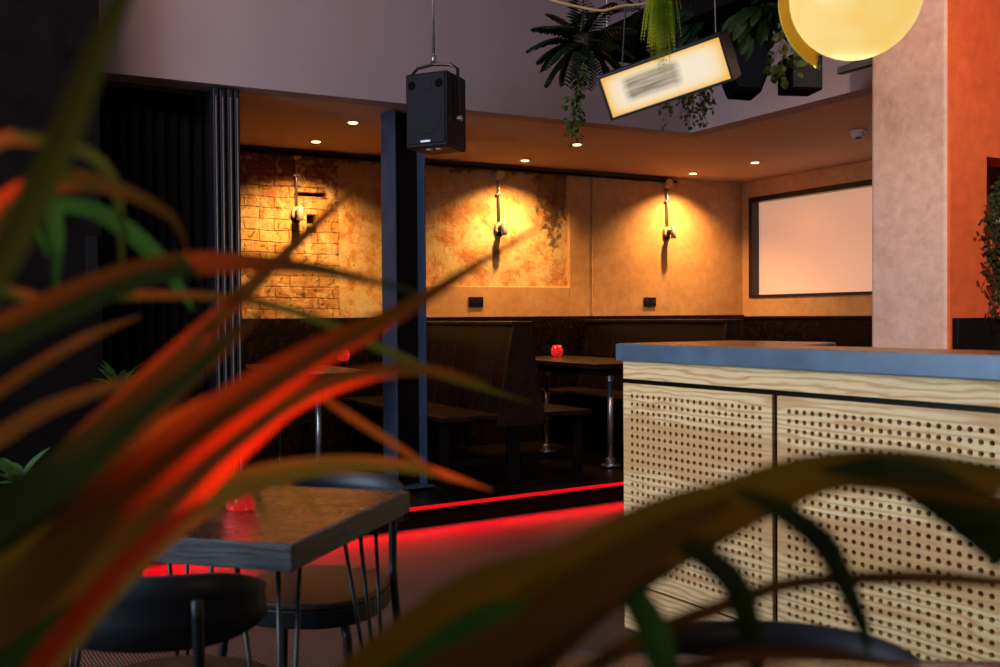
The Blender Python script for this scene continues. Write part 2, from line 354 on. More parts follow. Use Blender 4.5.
def grid_wall(L, z0, z1, holes, depth, x0=0.0):     # slab in local xz, face at y=0, thickness to +y, rectangular openings
    xs = sorted({x0, L, *[h[0] for h in holes], *[h[1] for h in holes]}); zs = sorted({z0, z1, *[h[2] for h in holes], *[h[3] for h in holes]})
    m = MB()
    def inhole(a, b): return any(h[0] <= a < h[1] and h[2] <= b < h[3] for h in holes)
    for i in range(len(xs)-1):
        for k in range(len(zs)-1):
            if not inhole((xs[i]+xs[i+1])/2, (zs[k]+zs[k+1])/2):
                a, b, c, d = xs[i], xs[i+1], zs[k], zs[k+1]
                m.add([(a, 0, c), (b, 0, c), (b, 0, d), (a, 0, d)], [(0, 1, 2, 3)])
                m.add([(a, depth, c), (b, depth, c), (b, depth, d), (a, depth, d)], [(3, 2, 1, 0)])
    def rim(a, b, c, d): 
        m.add([(a, 0, c), (b, 0, c), (b, 0, d), (a, 0, d), (a, depth, c), (b, depth, c), (b, depth, d), (a, depth, d)], [(0, 1, 5, 4), (1, 2, 6, 5), (2, 3, 7, 6), (3, 0, 4, 7)])
    rim(x0, L, z0, z1)
    for h in holes: rim(*h)
    return m

# ---------------------------------------------------------------- room shell
corner = on_z(739, 183.5, SOF); corner.z = 0              # back wall meets window wall
BW0 = corner - W*5.9                                       # left end of the back wall
def bw(px, py):                                            # local coords on back wall
    p = on_wall(px, py, BW0, W); return (p-BW0).dot(W), p.z
M['patchy'] = patchy_mat(bw(553, 200)[0])
K = on_z(690, 133, SOF); K.z = 0                            # inner corner of the ceiling void
XL, XR, YB = -3.2, 4.6, -2.2
pilc = at(947, 330, 5.0); pilc.z = 0                        # pillar near corner

struct(MB().box((XL-0.2, YB-0.2, -0.1), (XR+0.9, 11.2, 0)).build('floor', M['floor']))
xb = bw(339, 300)[0]; xr0 = bw(408, 300)[0]; xr1, zr0 = bw(568, 287); zr1 = 2.47; xk = bw(590, 250)[0]
# brick stretch with the knocked-out slots
s1 = (bw(294, 200)[0], bw(326, 200)[0], bw(300, 196)[1], bw(300, 191.5)[1]); s1 = (s1[0], s1[1], s1[2], s1[3])
s2 = (bw(306.5, 218)[0], bw(316.5, 218)[0], bw(310, 223.5)[1], bw(310, 214)[1]); s3 = (s2[0], s2[1], bw(310, 233)[1], bw(310, 226.5)[1])
bwall = struct(grid_wall(xb, 0, TOP, [s1, s2, s3], 0.09).build('wall_back', M['brick'], loc=BW0, rz=AW))
struct(MB().box((xb, 0.012, 0), (xr1, 0.2, SOF+0.1)).build('wall_back', M['patchy'], loc=BW0, rz=AW))
struct(MB().box((-0.1, 0.1, 0), (6.1, 0.3, TOP)).build('wall_back', M['black_wall'], loc=BW0, rz=AW))
# ochre render standing proud around the recess
m = MB(); m.box((xr0, -0.03, 0), (xr1, 0.01, zr0)); m.box((xr1, -0.03, 0), (xk, 0.09, SOF+0.1)); m.box((xk, -0.045, 0), (6.05, 0.09, SOF+0.1))
struct(m.build('wall_back', M['ochre'], loc=BW0, rz=AW, bevel=0.008))
struct(MB().box((0, -0.07, 0), (6.0, -0.046, 1.205)).build('trim_1', M['dado'], loc=BW0, rz=AW, bevel=0.004))
# window wall: local x runs from the corner towards the camera
AU = math.atan2(-U.y, -U.x)
def ww(px, py): p = on_wall(px, py, corner, U); return (p-corner).dot(-U), p.z
wx0 = ww(749.5, 198)[0]; wz1 = ww(749.5, 198)[1]; wz0 = ww(749.5, 297.6)[1]; wx1 = 3.4
struct(grid_wall(5.2, 0, SOF+0.1, [(wx0, wx1, wz0, wz1)], 0.2, -0.2).build('wall_right', M['ochre'], loc=corner, rz=AU))
# y is flipped there: the room lies at local -y
win = empty('window_1', corner, AU); struct(win)
fr = 0.055
m = MB(); m.box((wx0, -0.015, wz0), (wx0+0.05, 0.10, wz1)); m.box((wx0, -0.015, wz1-0.05), (wx1, 0.10, wz1)); m.box((wx0, -0.015, wz0), (wx1, 0.10, wz0+0.025)); m.box((wx1-0.05, -0.015, wz0), (wx1, 0.10, wz1))
m.build('window_frame', M['black_gloss'], win, bevel=0.003)
MB().box((wx0+0.05, 0.075, wz0+0.025), (wx1-0.05, 0.085, wz1-0.05)).build('window_pane', M['frost'], win)

# ceiling pieces
Kl = K - W*5.0; Kr = K - U*11
dK = (K-pilc).dot(U)-0.1; dC = (corner-pilc).dot(U)-0.1
soff = MB(); P = lambda p: (p.x, p.y)
far1 = BW0 + U*0.2 - W*0.3; far2 = corner + U*0.25 + W*0.25; far3 = corner - U*6 + W*0.25
q = K - U*3.2
soff.prism([P(K-W*5.3+U*.15), P(K+U*.15+W*.15), P(K+W*.15-U*dK), P(corner-U*dC+W*.2), P(corner+W*.2+U*.2), P(BW0+U*.2-W*.6)], SOF, SOF+0.12)
struct(soff.build('ceiling', M['soffit']))
struct(MB().box((XL-0.3, YB-0.2, TOP), (XR+2, 11, TOP+0.1)).build('ceiling', M['mauve']))
def vwall(a, b, z0, z1, t, name, mat, bevel=0):
    d = (b-a); L = d.length; o = MB().box((0, 0, z0), (L, t, z1)).build(name, mat, loc=a, rz=math.atan2(d.y, d.x), bevel=bevel); return struct(o)
vwall(K - W*5.2, K, SOF, TOP, 0.15, 'wall_upper_back', M['mauve'])
vwall(K+U*0.15, K - U*dK, SOF, TOP, 0.15, 'wall_upper_right', M['mauve'])
# pillar and orange wall
pw = 0.475
struct(MB().prism([P(pilc), P(pilc+W*0.2), P(pilc+W*0.2+U*pw), P(pilc+U*pw)], 0, TOP).build('wall_pillar', M['pink'], bevel=0.02))
oz = on_wall(950, 318, pilc, W).z
opx0 = (on_wall(984, 180, pilc, W)-pilc).dot(W); opz1 = on_wall(984, 157, pilc, W).z; opz0 = on_wall(990, 225, pilc, W).z
struct(grid_wall(2.6, 0, TOP, [(opx0, opx0+0.5, opz0, opz1)], 0.2, 0.004).build('wall_orange', M['orange'], loc=pilc - U*0.012 + W*0.004, rz=AW))
struct(MB().box((opx0-0.02, 0.2, opz0-0.02), (opx0+0.52, 0.23, opz1+0.02)).build('wall_niche', plain('dark plum paint', (0.10, 0.03, 0.03), 0.8, spec=0.1), loc=pilc-U*0.012, rz=AW))
struct(MB().box((0.02, -0.035, 0), (2.5, 0, oz)).build('trim_2', M['black_wood'], loc=pilc-U*0.014, rz=AW, bevel=0.004))
# remaining shell, behind and beside the camera
rw = pilc + W*2.6
vwall(V((XR, YB, 0)), V((XR, rw.y+0.3, 0)), 0, TOP, 0.15, 'wall_side', M['mauve'])
struct(MB().box((XL, YB-0.15, 0), (XR, YB, TOP)).build('wall_front', M['mauve']))
lw = grid_wall(11.5, 0, TOP, [(0.2, 5.2, 0.9, 3.4)], 0.15, -0.2)
struct(lw.build('wall_left', M['mauve'], loc=(XL, YB, 0), rz=PI/2))
wn = empty('window_2', (XL, YB, 0), PI/2); struct(wn)
m = MB()
for x in (0.2, 1.84, 3.5, 5.14): m.box((x, 0.02, 0.9), (x+0.06, 0.1, 3.4))
for z in (0.9, 2.5, 3.34): m.box((0.2, 0.02, z), (5.2, 0.1, z+0.06))
m.build('window_frame', M['black_gloss'], wn)
# black wall on the left edge of the picture
blk = at(103, 300, 4.9); blk.z = 0
struct(MB().box((-2.2, 0, 0), (0, 0.14, TOP)).build('wall_black', M['black_wall'], loc=blk, rz=AW, bevel=0.006))
sp_ = on_wall(85, 236, blk, W); sq = on_wall(98, 282, blk, W)
x0s = (sp_-blk).dot(W); x1s = (sq-blk).dot(W)
o = MB().box((x0s, -0.03, sq.z), (x1s, -0.001, sp_.z)).build('fuse_box', M['curtain'], loc=blk, rz=AW, bevel=0.004)
tag(o, 'small black box fixed on the black wall beside the curtain', 'box')

# ---------------------------------------------------------------- platform and step
ea = on_z(622.6, 480.5, PLAT); eb = ea - WB*5.2; ec = ea + WB*2.2
for p in (ea, eb, ec): p.z = 0
struct(MB().prism([P(eb), P(ec), P(ec+UB*3.6+V((.6, 0, 0))), P(corner+U*.1), P(BW0+U*.05-W*.4)], 0, PLAT-0.012).build('floor', M['black_wood']))
struct(MB().prism([P(eb-UB*0.03), P(ec-UB*0.03), P(ec+UB*0.35), P(eb+UB*0.35)], PLAT-0.012, PLAT).build('trim_3', M['black_wood'], bevel=0.003))
# red strip under the nosing
stp = empty('led_strip', eb-UB*0.036, AB)
MB().box((0, 0, PLAT-0.022), (7.4, 0.008, PLAT-0.002)).build('diffuser', M['lead_red'], stp)
MB().box((0, 0.0062, PLAT-0.03), (7.4, 0.014, PLAT-0.022)).build('rail', M['black_gloss'], stp)
tag(stp, 'glowing red light strip along the black platform step', 'light strip')

# ---------------------------------------------------------------- lights
def light(name, typ, loc, energy, color, aim=None, **kw):
    l = bpy.data.lights.new(name, typ); l.energy = energy; l.color = color
    for k, v in kw.items(): setattr(l, k, v)
    o = bpy.data.objects.new(name, l); COL.objects.link(o); o.location = loc
    if aim is not None: o.rotation_euler = (V(aim)-V(loc)).to_track_quat('-Z', 'Y').to_euler()
    return o
# daylight through the shop window on the left
light('daylight', 'AREA', (XL+0.05, 1.7, 2.1), 165, (0.66, 0.82, 1.0), (XL+3, 2.3, 1.5), shape='RECTANGLE', size=2.6, size_y=2.4)
sl = light('step_light', 'AREA', ea-UB*0.045-WB*1.6+V((0, 0, 0.105)), 34, (1.0, 0.0, 0.01), None, shape='RECTANGLE', size=7.0, size_y=0.012)
sl.rotation_euler = (Matrix.Rotation(AB, 3, 'Z') @ Matrix.Rotation(math.radians(-36), 3, 'X')).to_euler()
sl.data.spread = math.radians(112)
# unseen fill panels added above the view to lift upper walls and room
light('upper_fill', 'AREA', (-2.1, 3.0, 4.0), 42, (1.0, 0.66, 0.62), (-1.7, 4.6, 2.4), shape='RECTANGLE', size=1.0, size_y=0.6)
light('upper_fill', 'AREA', (0.2, 3.6, 4.1), 7, (1.0, 0.74, 0.60), (0.2, 3.4, 0), shape='RECTANGLE', size=1.6, size_y=1.2)
light('pillar_fill', 'SPOT', (1.75, 1.9, 3.95), 620, (1.0, 0.70, 0.50), pilc+W*0.22+V((0, 0, 1.75)), spot_size=math.radians(50), spot_blend=0.8, shadow_soft_size=0.08)  # unseen spot added to brighten the pillar and orange wall
# unseen spots added to redden and warm the foliage by the camera
light('red_leaf_fill', 'SPOT', (-0.75, 0.05, 1.75), 1350, (1.0, 0.03, 0.004), at(225, 392, 0.64), spot_size=math.radians(11.5), spot_blend=1.0, shadow_soft_size=0.03)
light('amber_leaf_fill', 'SPOT', (0.9, 0.0, 2.2), 20, (1.0, 0.62, 0.2), at(700, 520, 0.6), spot_size=math.radians(60), spot_blend=0.9, shadow_soft_size=0.1)

# downlights
DL = [((316, 141), 165), ((525, 160), 165), ((693, 173), 180), ((353, 122), 30), ((577, 144), 60), ((755, 162), 40)]
dlabels = ['recessed downlight in the low ceiling nearest the exposed brick wall',
 'recessed downlight close to the wall above the distressed plaster panel',
 'recessed downlight close to the wall in front of the plain ochre wall',
 'recessed downlight in the low ceiling just left of the black column',
 'brightest recessed downlight, just below the tip of the hanging vine',
 'recessed downlight in the low ceiling in front of the pink window']
def make_dl():
    r = empty('downlight', (0, 0, 0))
    MB().lathe([(0.032, -0.004), (0.045, -0.008), (0.05, -0.001)], 20).build('trim_ring', M['white_plastic'], r, smooth=True)
    MB().lathe([(0.005, -0.010), (0.028, -0.0095), (0.031, -0.002)], 16).build('lamp', M['bulb'], r)
    return r
dl0 = make_dl()
for i, ((px, py), e) in enumerate(DL):
    o = dl0 if i == 0 else copy_tree(dl0)
    p = on_z(px, py, SOF); o.location = (p.x, p.y, SOF)
    tag(o, dlabels[i], 'ceiling light', 'recessed downlights in the low ceiling')
    aim = V((p.x, p.y, 0)) + (U*0.30 if i < 3 else V((0, 0, 0)))
    light('downlight_beam', 'SPOT', (p.x, p.y, SOF-0.03), e, (1.0, 0.52, 0.17), aim, spot_size=math.radians(128 if i < 3 else 130), spot_blend=1.0, shadow_soft_size=0.025)

# ---------------------------------------------------------------- conduit and wall lamps
tr = empty('cable_trunking', BW0, AW)
ta = bw(668, 180)[0]; 
MB().box((0.0, -0.085, SOF-0.052), (xk, -0.047, SOF-0.028)).build('trunk', M['black_wood'], tr, bevel=0.004)
MB().tube([(0.0, -0.075, SOF-0.018), (ta, -0.075, SOF-0.018)], 0.012).build('conduit', M['terracotta'], tr, smooth=True)
m = MB().box((xk-0.02, -0.085, SOF-0.052), (ta+0.05, -0.047, SOF-0.032)); m.build('cover', M['black_wood'], tr, bevel=0.004)
tag(tr, 'dark cable trunking running along the top of the back wall', 'trunking')
wl = [('round white junction and socket on steel conduit, on the exposed brick', 297.5, 213),
      ('round white junction and socket on steel conduit, on the distressed plaster', 500.5, 228),
      ('round white junction and socket on steel conduit, on the plain ochre wall', 669, 232)]
def make_lamp():
    r = empty('wall_socket', (0, 0, 0), AW)
    L = 0.455
    a = MB().tube([(0, -0.02, 0.05), (0, -0.02, L)], 0.013).build('conduit', M['steel'], r, smooth=True)
    mm = MB(); mm.box((-0.03, -0.036, 0.28), (0.03, 0, 0.30)); mm.build('saddle', M['steel'], a, bevel=0.003)
    m = MB().tube([(0, 0.01, L), (0, -0.07, L)], 0.045, 20).build('junction_box', M['cable'], r, bevel=0.004)
    m = MB().tube([(0, 0.01, 0), (0, -0.035, 0)], 0.050, 24).build('base', M['fitting'], r, bevel=0.008)
    MB().tube([(0, -0.034, 0), (0, -0.10, -0.005)], 0.024, 16).build('neck', M['black_plastic'], m, bevel=0.002)
    m = MB().lathe([(0.020, -0.060), (0.030, -0.052), (0.030, 0.045), (0.018, 0.052)], 20, (0, -0.125, -0.005)).build('socket_head', M['fitting'], r, smooth=True)
    MB().box((-0.026, -0.04, -0.07), (0.026, 0.0, -0.03)).build('cable_entry', M['black_plastic'], r, bevel=0.006)
    return r
l0 = make_lamp()
for i, (lab, px, py) in enumerate(wl):
    o = l0 if i == 0 else copy_tree(l0)
    fo = (0.0, -0.010, 0.046)[i]; pp = on_wall(px, py, BW0 - U*(0.04+fo), W); x = (pp-BW0).dot(W); z = pp.z
    p = BW0 + W*x - U*fo; o.location = (p.x, p.y, z); o.scale = (0.85, 0.85, 1.0)
    tag(o, lab, 'wall socket', 'conduit fittings on the back wall')
for i, (px, lab) in enumerate(((474, 'black double wall outlet below the distressed plaster panel'), (646.5, 'black double wall outlet on the plain ochre wall'))):
    x, z = bw(px, 302)
    o = empty('wall_outlet', BW0 + W*x - U*(0.031 if i == 0 else 0.046) + V((0, 0, z)), AW)
    MB().box((-0.068, -0.012, -0.042), (0.068, 0, 0.042)).build('plate', M['black_plastic'], o, bevel=0.003)
    for sx in (-0.034, 0.034): MB().box((sx-0.02, -0.016, -0.01), (sx+0.02, -0.012, 0.022)).build('switch', M['black_gloss'], o, bevel=0.001)
    tag(o, lab, 'outlet', 'black outlets on the back wall')
# smoke detector
p = on_z(858.5, 130.5, SOF); sd = empty('smoke_detector', (p.x, p.y, SOF))
MB().lathe([(0.03, -0.05), (0.045, -0.045), (0.048, -0.028), (0.04, -0.026), (0.04, -0.02), (0.055, -0.018), (0.058, 0)], 28).build('housing', M['white_plastic'], sd, smooth=True)
MB().lathe([(0.01, -0.058), (0.022, -0.055), (0.024, -0.049)], 16).build('sensor', M['black_plastic'], sd)
tag(sd, 'white round smoke detector on the low ceiling beside the pink pillar', 'smoke detector')

# ---------------------------------------------------------------- steel column
pc = on_z(425.5, 494.5, PLAT)
hc = empty('steel_column', (0, 0, PLAT), AB)
# near-left flange outer face spans pixels 383..397, far flange inner face 416..427 ; local x along WB, y along UB
near = on_z(397, 490, PLAT); cx = near + UB*0.0
hc.location = (near.x, near.y, PLAT)
hc_w, hc_d, ft = 0.205, 0.19, 0.014
H = SOF-PLAT
MB().box((0, 0, 0.012), (ft, hc_d, H)).build('flange', M['column'], hc, bevel=0.003)
MB().box((hc_w, 0.0, 0.012), (hc_w+ft, hc_d, H)).build('flange', M['column'], hc, bevel=0.003)
MB().box((ft, hc_d/2-0.006, 0.012), (hc_w, hc_d/2+0.006, H)).build('web', M['black_wood'], hc)
MB().box((-0.03, -0.03, 0.0), (hc_w+ft+0.03, hc_d+0.03, 0.012)).build('base_plate', M['column'], hc, bevel=0.002)
tag(hc, 'dark blue-grey steel I-section column on the platform edge', 'column')

# ---------------------------------------------------------------- curtain and folding doors
cu0 = on_z(104, 80, SOF); cu1 = on_z(214, 92.7, SOF); cu0.z = cu1.z = 0
d = cu1-cu0; L = d.length; a0 = math.atan2(d.y, d.x)
m = MB(); n = 240; rows = 8; Lc = L+0.25
for k in range(rows+1):
    for i in range(n+1):
        t = i/n; x = t*(Lc-0.03)-0.25
        pl = abs(math.sin(t*PI*11+0.4*math.sin(t*9)))**0.6
        m.v.append(V((x, 0.10-0.09*pl*(0.85+0.15*k/rows), 0.005+(SOF-0.03)*k/rows)))
for k in range(rows):
    for i in range(n):
        a = k*(n+1)+i; m.f.append((a, a+1, a+n+2, a+n+1))
cu = empty('curtain', cu0, a0)
m.build('drape', M['curtain'], cu, smooth=True, solid=0.004)
MB().box((-0.25, -0.01, SOF-0.028), (L, 0.12, SOF-0.002)).build('track', M['black_gloss'], cu)
tag(cu, 'heavy black pleated curtain hanging between the black wall and folding door', 'curtain')
# stacked folding door leaves, edge on
dA = on_z(212, 84.5, SOF); dB = on_z(241, 87.5, SOF); dA.z = dB.z = 0
fd = empty('folding_door', dA, AW); Ld = (dB-dA).length
nl = 4
for i in range(nl):
    x = Ld*i/nl
    lf = MB().box((x+0.004, 0.01*(i % 2), 0.02), (x+Ld/nl-0.006, 0.30, SOF-0.01)).build('door_leaf', M['door_paint'], fd, bevel=0.006)
    MB().box((x+0.016, 0.01*(i % 2)-0.004, 0.06), (x+0.022, 0.01*(i % 2), SOF-0.06)).build('edge_strip', M['steel'], lf)
tag(fd, 'black folding door leaves stacked against the exposed brick dining area', 'folding door')

# ---------------------------------------------------------------- bar
bc = on_z(624.5, 627, 0); bc.z = 0
AX = math.atan2(-UB.y, -UB.x)      # local x runs towards the camera, local y = into the room side / away from WB
bar = empty('bar_counter', bc, AX)
# with x = -UB, +y = rotate x by 90deg ccw = WB direction -> body lies at +y
def bz(py, px=623): return on_wall(px, py, bc, UB).z
zt = 1.10; zs = bz(360.5); zg1 = bz(378.5); zg0 = bz(383); zp0 = bz(579.5)
BL = 2.7; x1p = (on_wall(772, 400, bc, UB)-bc).dot(-UB); x2p = x1p+0.022
def holed(L0, L1, z0, z1, cols, rows, xs0, zs0, pitch, r, t):
    m = MB(); Nn = 12
    def cell(cx, cz, h):
        sq = [];
        for k in range(Nn):
            a = 2*PI*k/Nn+PI/Nn; c, s_ = math.cos(a), math.sin(a); mm = max(abs(c), abs(s_)); sq.append((cx+h*c/mm, cz+h*s_/mm))
        # 12-gon directions include no corners, so add them by snapping
        o = len(m.v)
        for x, z in sq: m.v.append(V((x, 0, z)))
        for k in range(Nn):
            a = 2*PI*k/Nn+PI/Nn; m.v.append(V((cx+r*math.cos(a), 0, cz+r*math.sin(a))))
        for k in range(Nn):
            a = 2*PI*k/Nn+PI/Nn; m.v.append(V((cx+r*math.cos(a), t, cz+r*math.sin(a))))
        for k in range(Nn):
            j = (k+1) % Nn
            m.f.append((o+j, o+k, o+Nn+k, o+Nn+j)); m.f.append((o+Nn+j, o+Nn+k, o+2*Nn+k, o+2*Nn+j))
        for q, (dx, dz) in ((1, (1, 1)), (4, (-1, 1)), (7, (-1, -1)), (10, (1, -1))):
            c_ = len(m.v); m.v.append(V((cx+dx*h, 0, cz+dz*h)))
            k0 = q; m.f.append((c_, o+k0 % Nn, o+(k0-1) % Nn)) if False else m.f.append((o+(k0-0) % Nn, o+(k0+0) % Nn-1 if k0 else o+Nn-1, c_))
    h = pitch/2
    for i in range(cols):
        for k in range(rows): cell(xs0+i*pitch, zs0-k*pitch, h)
    gx0, gx1 = xs0-h, xs0+(cols-1)*pitch+h; gz1, gz0 = zs0+h, zs0-(rows-1)*pitch-h
    for a, b, c, d in ((L0, gx0, z0, z1), (gx1, L1, z0, z1), (gx0, gx1, gz1, z1), (gx0, gx1, z0, gz0)):
        m.add([(a, 0, c), (b, 0, c), (b, 0, d), (a, 0, d)], [(0, 1, 2, 3)])
    m.add([(L0, 0, z0), (L1, 0, z0), (L1, 0, z1), (L0, 0, z1), (L0, t, z0), (L1, t, z0), (L1, t, z1), (L0, t, z1)], [(0, 4, 5, 1), (1, 5, 6, 2), (2, 6, 7, 3), (3, 7, 4, 0)])
    return m
pit = 0.0308
xs_a = (on_wall(632, 396, bc, UB)-bc).dot(-UB); zs_a = bz(396, 632)
xs_b = (on_wall(789, 414, bc, UB)-bc).dot(-UB)
holed(0, x1p, zp0, zg0, 22, 22, xs_a, zs_a, pit, 0.0080, 0.015).build('perforated_panel', M['ply'], bar)
x2e = xs_b+pit*31+0.05
holed(x2p, x2e, zp0, zg0, 32, 22, xs_b, zs_a, pit, 0.0080, 0.015).build('perforated_panel', M['ply'], bar)
MB().box((x2e+0.02, 0, zp0), (BL, 0.015, zg0)).build('side_panel', M['ply'], bar)
MB().box((0, -0.001, zg1), (BL, 0.02, zs)).build('fascia', M['ply'], bar, bevel=0.002)
MB().box((0.0, 0.0, 0), (BL, 0.018, zp0-0.012)).build('kick_board', M['ply'], bar, bevel=0.002)
m = MB(); m.box((0.002, 0.022, 0.001), (BL, 0.24, zs)); m.prism([(0.002, 0.24), (0.30, 0.24), (0.20, 0.52), (0.002, 0.52)], 0.001, zs); m.build('carcass', M['black_wood'], bar)
m = MB(); m.prism([(-0.02, -0.022), (BL+0.02, -0.022), (BL+0.02, 0.27), (0.66, 0.27), (0.47, 0.66), (-0.02, 0.60)], zs, zt-0.0005); m.build('worktop', M['zinc'], bar, bevel=0.004)
MB().prism([(-0.014, -0.016), (BL+0.014, -0.016), (BL+0.014, 0.264), (0.655, 0.264), (0.465, 0.652), (-0.014, 0.594)], zt-0.0005, zt+0.0012).build('top_veneer', plain('timber with orange reflection', (0.30, 0.13, 0.05), 0.3, 0, 0.35, 9, 0.1), bar)  # timber tone with the wall's orange reflection put into its colour
tag(bar, 'plywood bar counter with perforated front panels and grey metal worktop', 'bar counter')

# ---------------------------------------------------------------- booths
def make_booth():
    b = empty('booth_bench', (0, 0, PLAT), AW)      # local x = W, local y = U (towards wall)
    L = 1.87; h = 1.02; wt = 0.05; wb = 0.17; sz = 0.45
    m = MB().prism_y([(-wb, 0.38), (wb, 0.38), (wt, h), (-wt, h)], 0.03, L); m.build('backrest', M['black_wood'], b, bevel=0.006)
    m = MB()
    for k in range(9):
        y = 0.2+0.2*k
        for s in (-1, 1): m.hexa([V(p) for p in ((s*(wb+0.001), y, 0.40), (s*(wb+0.004), y, 0.40), (s*(wb+0.004), y+0.012, 0.40), (s*(wb+0.001), y+0.012, 0.40), (s*(wt+0.001), y, h-0.03), (s*(wt+0.004), y, h-0.03), (s*(wt+0.004), y+0.012, h-0.03), (s*(wt+0.001), y+0.012, h-0.03))])
    m.build('batten', M['darktable'], b)
    MB().prism_y([(-wb-0.015, 0.37), (wb+0.015, 0.37), (wt+0.012, h), (-wt-0.012, h)], 0, 0.03).build('end_panel', M['darktable'], b, bevel=0.004)
    MB().box((-wt-0.025, -0.01, h), (wt+0.025, L, h+0.025)).build('cap_rail', M['darktable'], b, bevel=0.004)
    for s in (-1, 1):
        a, c = sorted((s*0.12, s*0.56))
        MB().box((a, 0.02, sz-0.035), (c, L, sz)).build('seat', M['darktable'], b, bevel=0.008)
        for y in (0.10, L-0.12):
            MB().box((s*0.50-0.025, y, 0), (s*0.50+0.025, y+0.05, sz-0.035)).build('leg', M['black_wood'], b, bevel=0.004)
        MB().box((min(s*0.06, s*0.48), 0.11, 0.12), (max(s*0.06, s*0.48), 0.14, 0.16)).build('stretcher', M['black_wood'], b, bevel=0.003)
    for y in (0.10, L-0.12): MB().box((-0.04, y, 0), (0.04, y+0.06, 0.38)).build('post', M['black_wood'], b, bevel=0.004)
    return b
n1 = on_z(523, 483, PLAT); n2 = n1 + W*1.78; n0 = n1 - W*1.78
b1 = make_booth()
for o, p, lab in ((b1, n1, 'dark timber double-sided booth bench with tapered end, beside the steel column'),
                  (None, n2, 'dark timber booth bench behind the left end of the bar counter'),
                  (None, n0, 'dark timber booth bench partly hidden behind the folding door')):
    if o is None: o = copy_tree(b1)
    # keep clear of the wall
    dist = (BW0-p).dot(U)-0.08
    if p is n0: p = n0 + U*0.42; o.scale = (1, 0.76, 1)
    o.location = (p.x, p.y, PLAT)
    tag(o, lab, 'bench', 'booth benches on the platform')
# bench against the window wall
bn = empty('wall_bench', corner - U*0.2 - W*0.075, AU); bn.location.z = PLAT      # local x towards camera, local y = W side; room at -y
bl = 3.4
MB().box((0, -0.06, 0.0), (bl, 0.02, 1.04)).build('backrest', M['dado'], bn, bevel=0.004)
MB().box((0, -0.075, 1.04), (bl, 0.03, 1.062)).build('cap_rail', M['darktable'], bn, bevel=0.004)
MB().box((0, -0.50, 0.41), (bl, -0.06, 0.45)).build('seat', M['darktable'], bn, bevel=0.006)
MB().box((0, -0.46, 0.0), (bl, -0.42, 0.41)).build('skirt', M['black_wood'], bn)
tag(bn, 'long dark bench built along the wall under the pink window', 'bench')

# booth tables
def make_btable():
    t = empty('booth_table', (0, 0, PLAT), AW)      # origin at near left corner, x = W, y = U
    MB().box((0, 0, 0.715), (0.66, 1.45, 0.75)).build('tabletop', M['darktable'], t, bevel=0.004)
    MB().box((0.05, 0.04, 0.665), (0.61, 1.41, 0.714)).build('apron', M['black_wood'], t)
    for y in (0.32, 1.2):
        l = MB().tube([(0.33, y, 0.02), (0.33, y, 0.664)], 0.022, 16).build('leg', M['steel'], t, smooth=True)
        MB().lathe([(0.07, 0), (0.07, 0.008), (0.034, 0.012), (0.034, 0.05), (0.028, 0.055)], 20, (0.33, y, 0)).build('flange', M['steel'], l)
        MB().lathe([(0.028, 0.0), (0.034, 0.006), (0.034, 0.045), (0.07, 0.05), (0.07, 0.055)], 20, (0.33, y, 0.60)).build('flange', M['steel'], l)
    return t
tc_ = on_z(597, 364.3, PLAT+0.75)
t2 = make_btable(); t2.location = (tc_.x, tc_.y, PLAT)
tag(t2, 'dark booth table on a steel tube leg beside the bar counter', 'table', 'booth tables on the platform')
t1 = copy_tree(t2); q1 = on_z(382, 371.5, PLAT+0.75) - W*0.58; t1.scale = (0.86, 1, 1); t1.location = (q1.x, q1.y, PLAT)
tag(t1, 'dark booth table behind the steel column, left of it', 'table', 'booth tables on the platform')

def make_candle():
    c = empty('candle_holder', (0, 0, 0))
    MB().lathe([(0.02, 0.0), (0.038, 0.004), (0.048, 0.03), (0.048, 0.055), (0.036, 0.085), (0.030, 0.092), (0.026, 0.088), (0.030, 0.02)], 24).build('glass', M['votive'], c, smooth=True)
    MB().lathe([(0.022, 0.021), (0.022, 0.045)], 16).build('candle', M['white_plastic'], c)
    return c
cn = make_candle()
for o, (px, py, z), lab in ((cn, (557, 356.5, PLAT+0.75), 'red glass candle holder on the booth table beside the bar counter'),
                            (None, (343.5, 361, PLAT+0.75), 'red glass candle holder on the booth table left of the column'),
                            (None, (241, 510, 0.75), 'red glass candle holder on the square foreground table')):
    if o is None: o = copy_tree(cn)
    p = on_z(px, py, z); o.location = (p.x, p.y, z)
    if z < 0.8: o.scale = (0.85,)*3
    tag(o, lab, 'candle', 'red glass candle holders')
    light('candle_glow', 'POINT', (p.x, p.y, z+0.12), 0.08, (1.0, 0.04, 0.03), None, shadow_soft_size=0.03)

